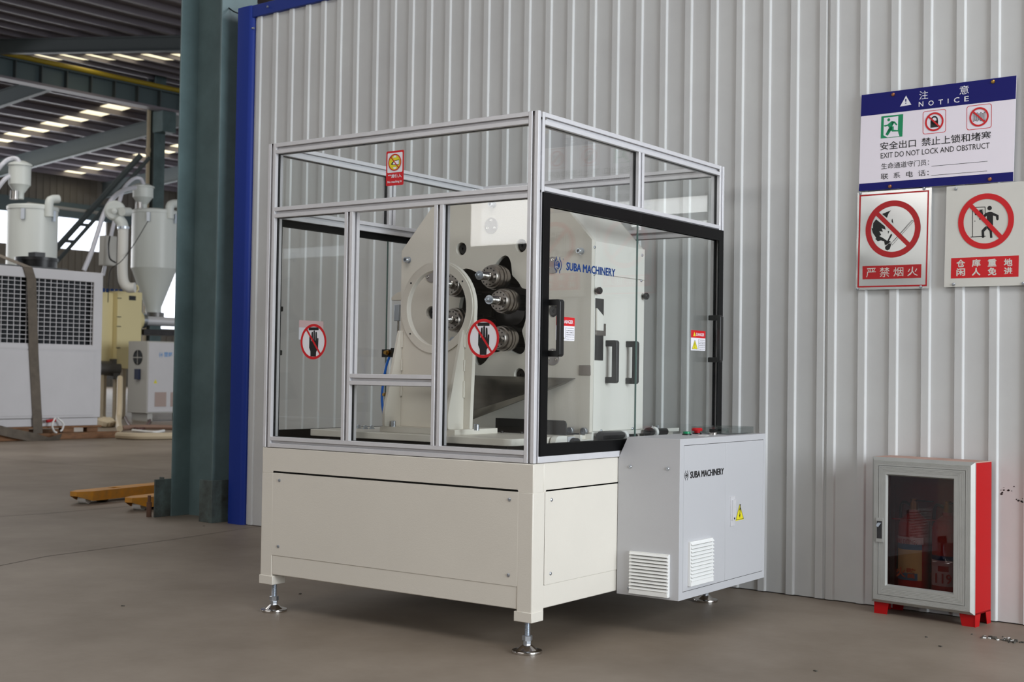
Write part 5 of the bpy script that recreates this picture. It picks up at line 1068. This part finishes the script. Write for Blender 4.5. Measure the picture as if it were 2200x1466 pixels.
for i in range(9): q = toW(Vector(atZ(216+i*2.4, 912-rr.random()*5, .05)+(.05,))); m.lathe([(0, .0), (.02, .08), (.09, .09), (.13, .04), (.14, 0)], (q.x, q.y, .0), (.2*rr.random(), .2, 1), PIPEC, 8)
tag(m.build('rag_heap', kind='stuff'), 'crumpled pale rags heaped on the floor right of the chiller', 'rags')
# --- second grey electrical cabinet
E2 = -16.2
def z2(px, py): return atE(px, py, E2)
a, c = z2(314, 893), z2(375, 733); zc1 = z2(316, 733)[1]
c2t = thing('electrical_cabinet', 'tall grey electrical cabinet with fan grille, standing left of the green column', 'cabinet', tuple(WALLF @ Vector((E2-.2, a[0]+.5, 0))), TH)
dpt = (toW(atD(268, 800, (Vector((WALLF @ Vector((E2, a[0], 1))))-CAM).dot(_F))).x-E2)
m = W(); m.box((E2-.55, a[0], .14), (E2, a[0]+1.1, zc1), CABG); m.build('cabinet_body', c2t, 0.006)
m = W(); m.box((E2, a[0]+.02, .16), (E2+.012, a[0]+1.08, zc1-.02), CHILL); cd2 = m.build('cabinet_door', c2t, 0.004)
m = W(); m.box((E2-.5, a[0]+.06, .0), (E2-.05, a[0]+.16, .14), CABG); m.build('plinth', c2t)
m = W(); m.box((E2-.5, a[0]+.9, .0), (E2-.05, a[0]+1.0, .14), CABG); m.build('plinth', c2t)
m = W(); m.lathe([(0, .13), (.01, .13), (.012, .12), (.004, .11), (.004, 0)], (E2-.27, a[0], zc1-.28), (0, -1, 0), BLACK, 24); m.box((E2-.40, a[0]-.012, zc1-.29), (E2-.14, a[0]-.006, zc1-.275), CABG); m.box((E2-.275, a[0]-.012, zc1-.41), (E2-.265, a[0]-.006, zc1-.15), CABG); m.build('fan_guard', c2t)
m = W(); m.box((E2-.30, a[0]-.05, zc1-.66), (E2-.18, a[0], zc1-.48), mat('dark blue socket', (30, 40, 70), .4)); m.build('power_socket', c2t, 0.004)
v0, v1 = z2(331, 874), z2(356, 843); m = W(); m.box((E2+.012, v0[0], v0[1]), (E2+.02, v1[0], v1[1]), mat('pinkish vent', (170, 150, 142), .6)); m.build('vent_grille', c2t)
v2_, v3 = z2(365, 874), z2(390, 843); m = W(); m.box((E2+.012, v2_[0], v2_[1]), (E2+.02, v3[0], v3[1]), MATS['pinkish vent']); m.build('vent_grille', c2t)
v0, v1 = z2(329, 824), z2(337, 815); Pq = Print(WALLF @ Vector((E2, 0, 0)), WALLF.to_3x3() @ Vector((0, 1, 0)), (0, 0, 1), .013); Pq.lay([[(v0[0], v0[1]), (v1[0], v0[1]), ((v0[0]+v1[0])/2, v1[1])]], YELP); Pq.build('hazard_triangle', cd2, smooth=False)
v0, v1 = z2(340, 767), z2(372, 757); Pq = Print(WALLF @ Vector((E2, 0, 0)), WALLF.to_3x3() @ Vector((0, 1, 0)), (0, 0, 1), .013); LB = mat('light blue print', (96, 150, 206), .5); logo(Pq, v0[0], v0[1]-.01, .09, LB); Pq.lab('塑邦', (v0[0]+.11, v0[1], v0[0]+.28, v1[1]), LB, 1, .02); Pq.build('brand_lettering', cd2, smooth=False)
# --- pallet truck forks behind the column
T1, T1e = Vector(atZ(158, 1057, .085)+(0,)), Vector(atZ(333, 1039.5, .085)+(0,)); fd = (T1e-T1).normalized(); fr_ = Vector((fd.y, -fd.x, 0))
pt_ = thing('pallet_truck', 'yellow pallet truck with its worn forks reaching out from behind the green column', 'pallet truck', tuple(T1+fd*1.2), math.atan2(fd.y, fd.x))
T2 = Vector(atZ(276, 1070, .085)+(0,))
off2 = (T2-T1).dot(fr_); 
print('forks', (T1e-T1).length, off2, (T2-T1).dot(fd))
def fork(o0):
    O = T1+fr_*o0+fd*(0 if o0 == 0 else (T2-T1).dot(fd))
    m = MB(); L = 1.22-(0 if o0 == 0 else (T2-T1).dot(fd)); hw = .075
    Mx = Matrix(((fd.x, fr_.x, 0, O.x), (fd.y, fr_.y, 0, O.y), (0, 0, 1, 0), (0, 0, 0, 1)))
    lp = [(0, -.03), (.10, -hw), (.30, -hw), (.30, -.022), (.42, -.022), (.42, .022), (.30, .022), (.30, -.0225), (.299, -.0225), (.299, hw), (.10, hw), (0, .03)]
    lp = [(0, -.03), (.10, -hw), (L, -hw), (L, hw), (.10, hw), (0, .03)]
    m = MB(Mx); m.poly([lp, rect(.34, -.03, .42, .03)], (0, 0, 0), (1, 0, 0), (0, 1, 0), .078, .085, YELLOW)
    m.add([(.10, -hw, .020), (L, -hw, .020), (L, -hw, .078), (.10, -hw, .078), (0, -.03, .055), (0, -.03, .078)], [(0, 1, 2, 3), (4, 0, 3, 5)], YELLOW)
    m.add([(.10, hw, .020), (L, hw, .020), (L, hw, .078), (.10, hw, .078), (0, .03, .055), (0, .03, .078)], [(3, 2, 1, 0), (5, 3, 0, 4)], YELLOW)
    m.add([(0, -.03, .055), (0, .03, .055), (0, .03, .078), (0, -.03, .078)], [(0, 3, 2, 1)], YELLOW)
    m.build('fork', pt_, smooth=False)
    for wx, wr in ((.10, .028), (.26, .036)):
        m = MB(Mx); m.cyl((wx, -.035, wr), (wx, .035, wr), wr, LOUV if wx < .2 else RUBBER, 18); m.build('load_wheel', pt_)
fork(0); fork(off2)
e0 = 1.22; hx = off2
Mx = Matrix(((fd.x, fr_.x, 0, T1.x), (fd.y, fr_.y, 0, T1.y), (0, 0, 1, 0), (0, 0, 0, 1)))
m = MB(Mx); m.box((e0, -.08, .04), (e0+.10, hx+.08, .16), YELLOW); m.build('carriage', pt_, 0.004)
m = MB(Mx); m.cyl((e0+.16, hx/2, .09), (e0+.16, hx/2, .40), .045, YELLOW, 16); m.box((e0+.08, hx/2-.07, .10), (e0+.2, hx/2+.07, .2), YELLOW); m.build('pump', pt_)
m = MB(Mx); m.cyl((e0+.16, hx/2-.05, .08), (e0+.16, hx/2+.05, .08), .08, RUBBER, 20); m.build('steer_wheel', pt_)
m = MB(Mx); m.tube(bez([(e0+.16, hx/2, .38), (e0+.18, hx/2, .7), (e0+.20, hx/2, 1.1)]), .016, YELLOW, 10); m.tube([(e0+.20, hx/2-.12, 1.12), (e0+.2, hx/2+.12, 1.12)], .014, BLACK, 10); m.build('tow_bar', pt_)
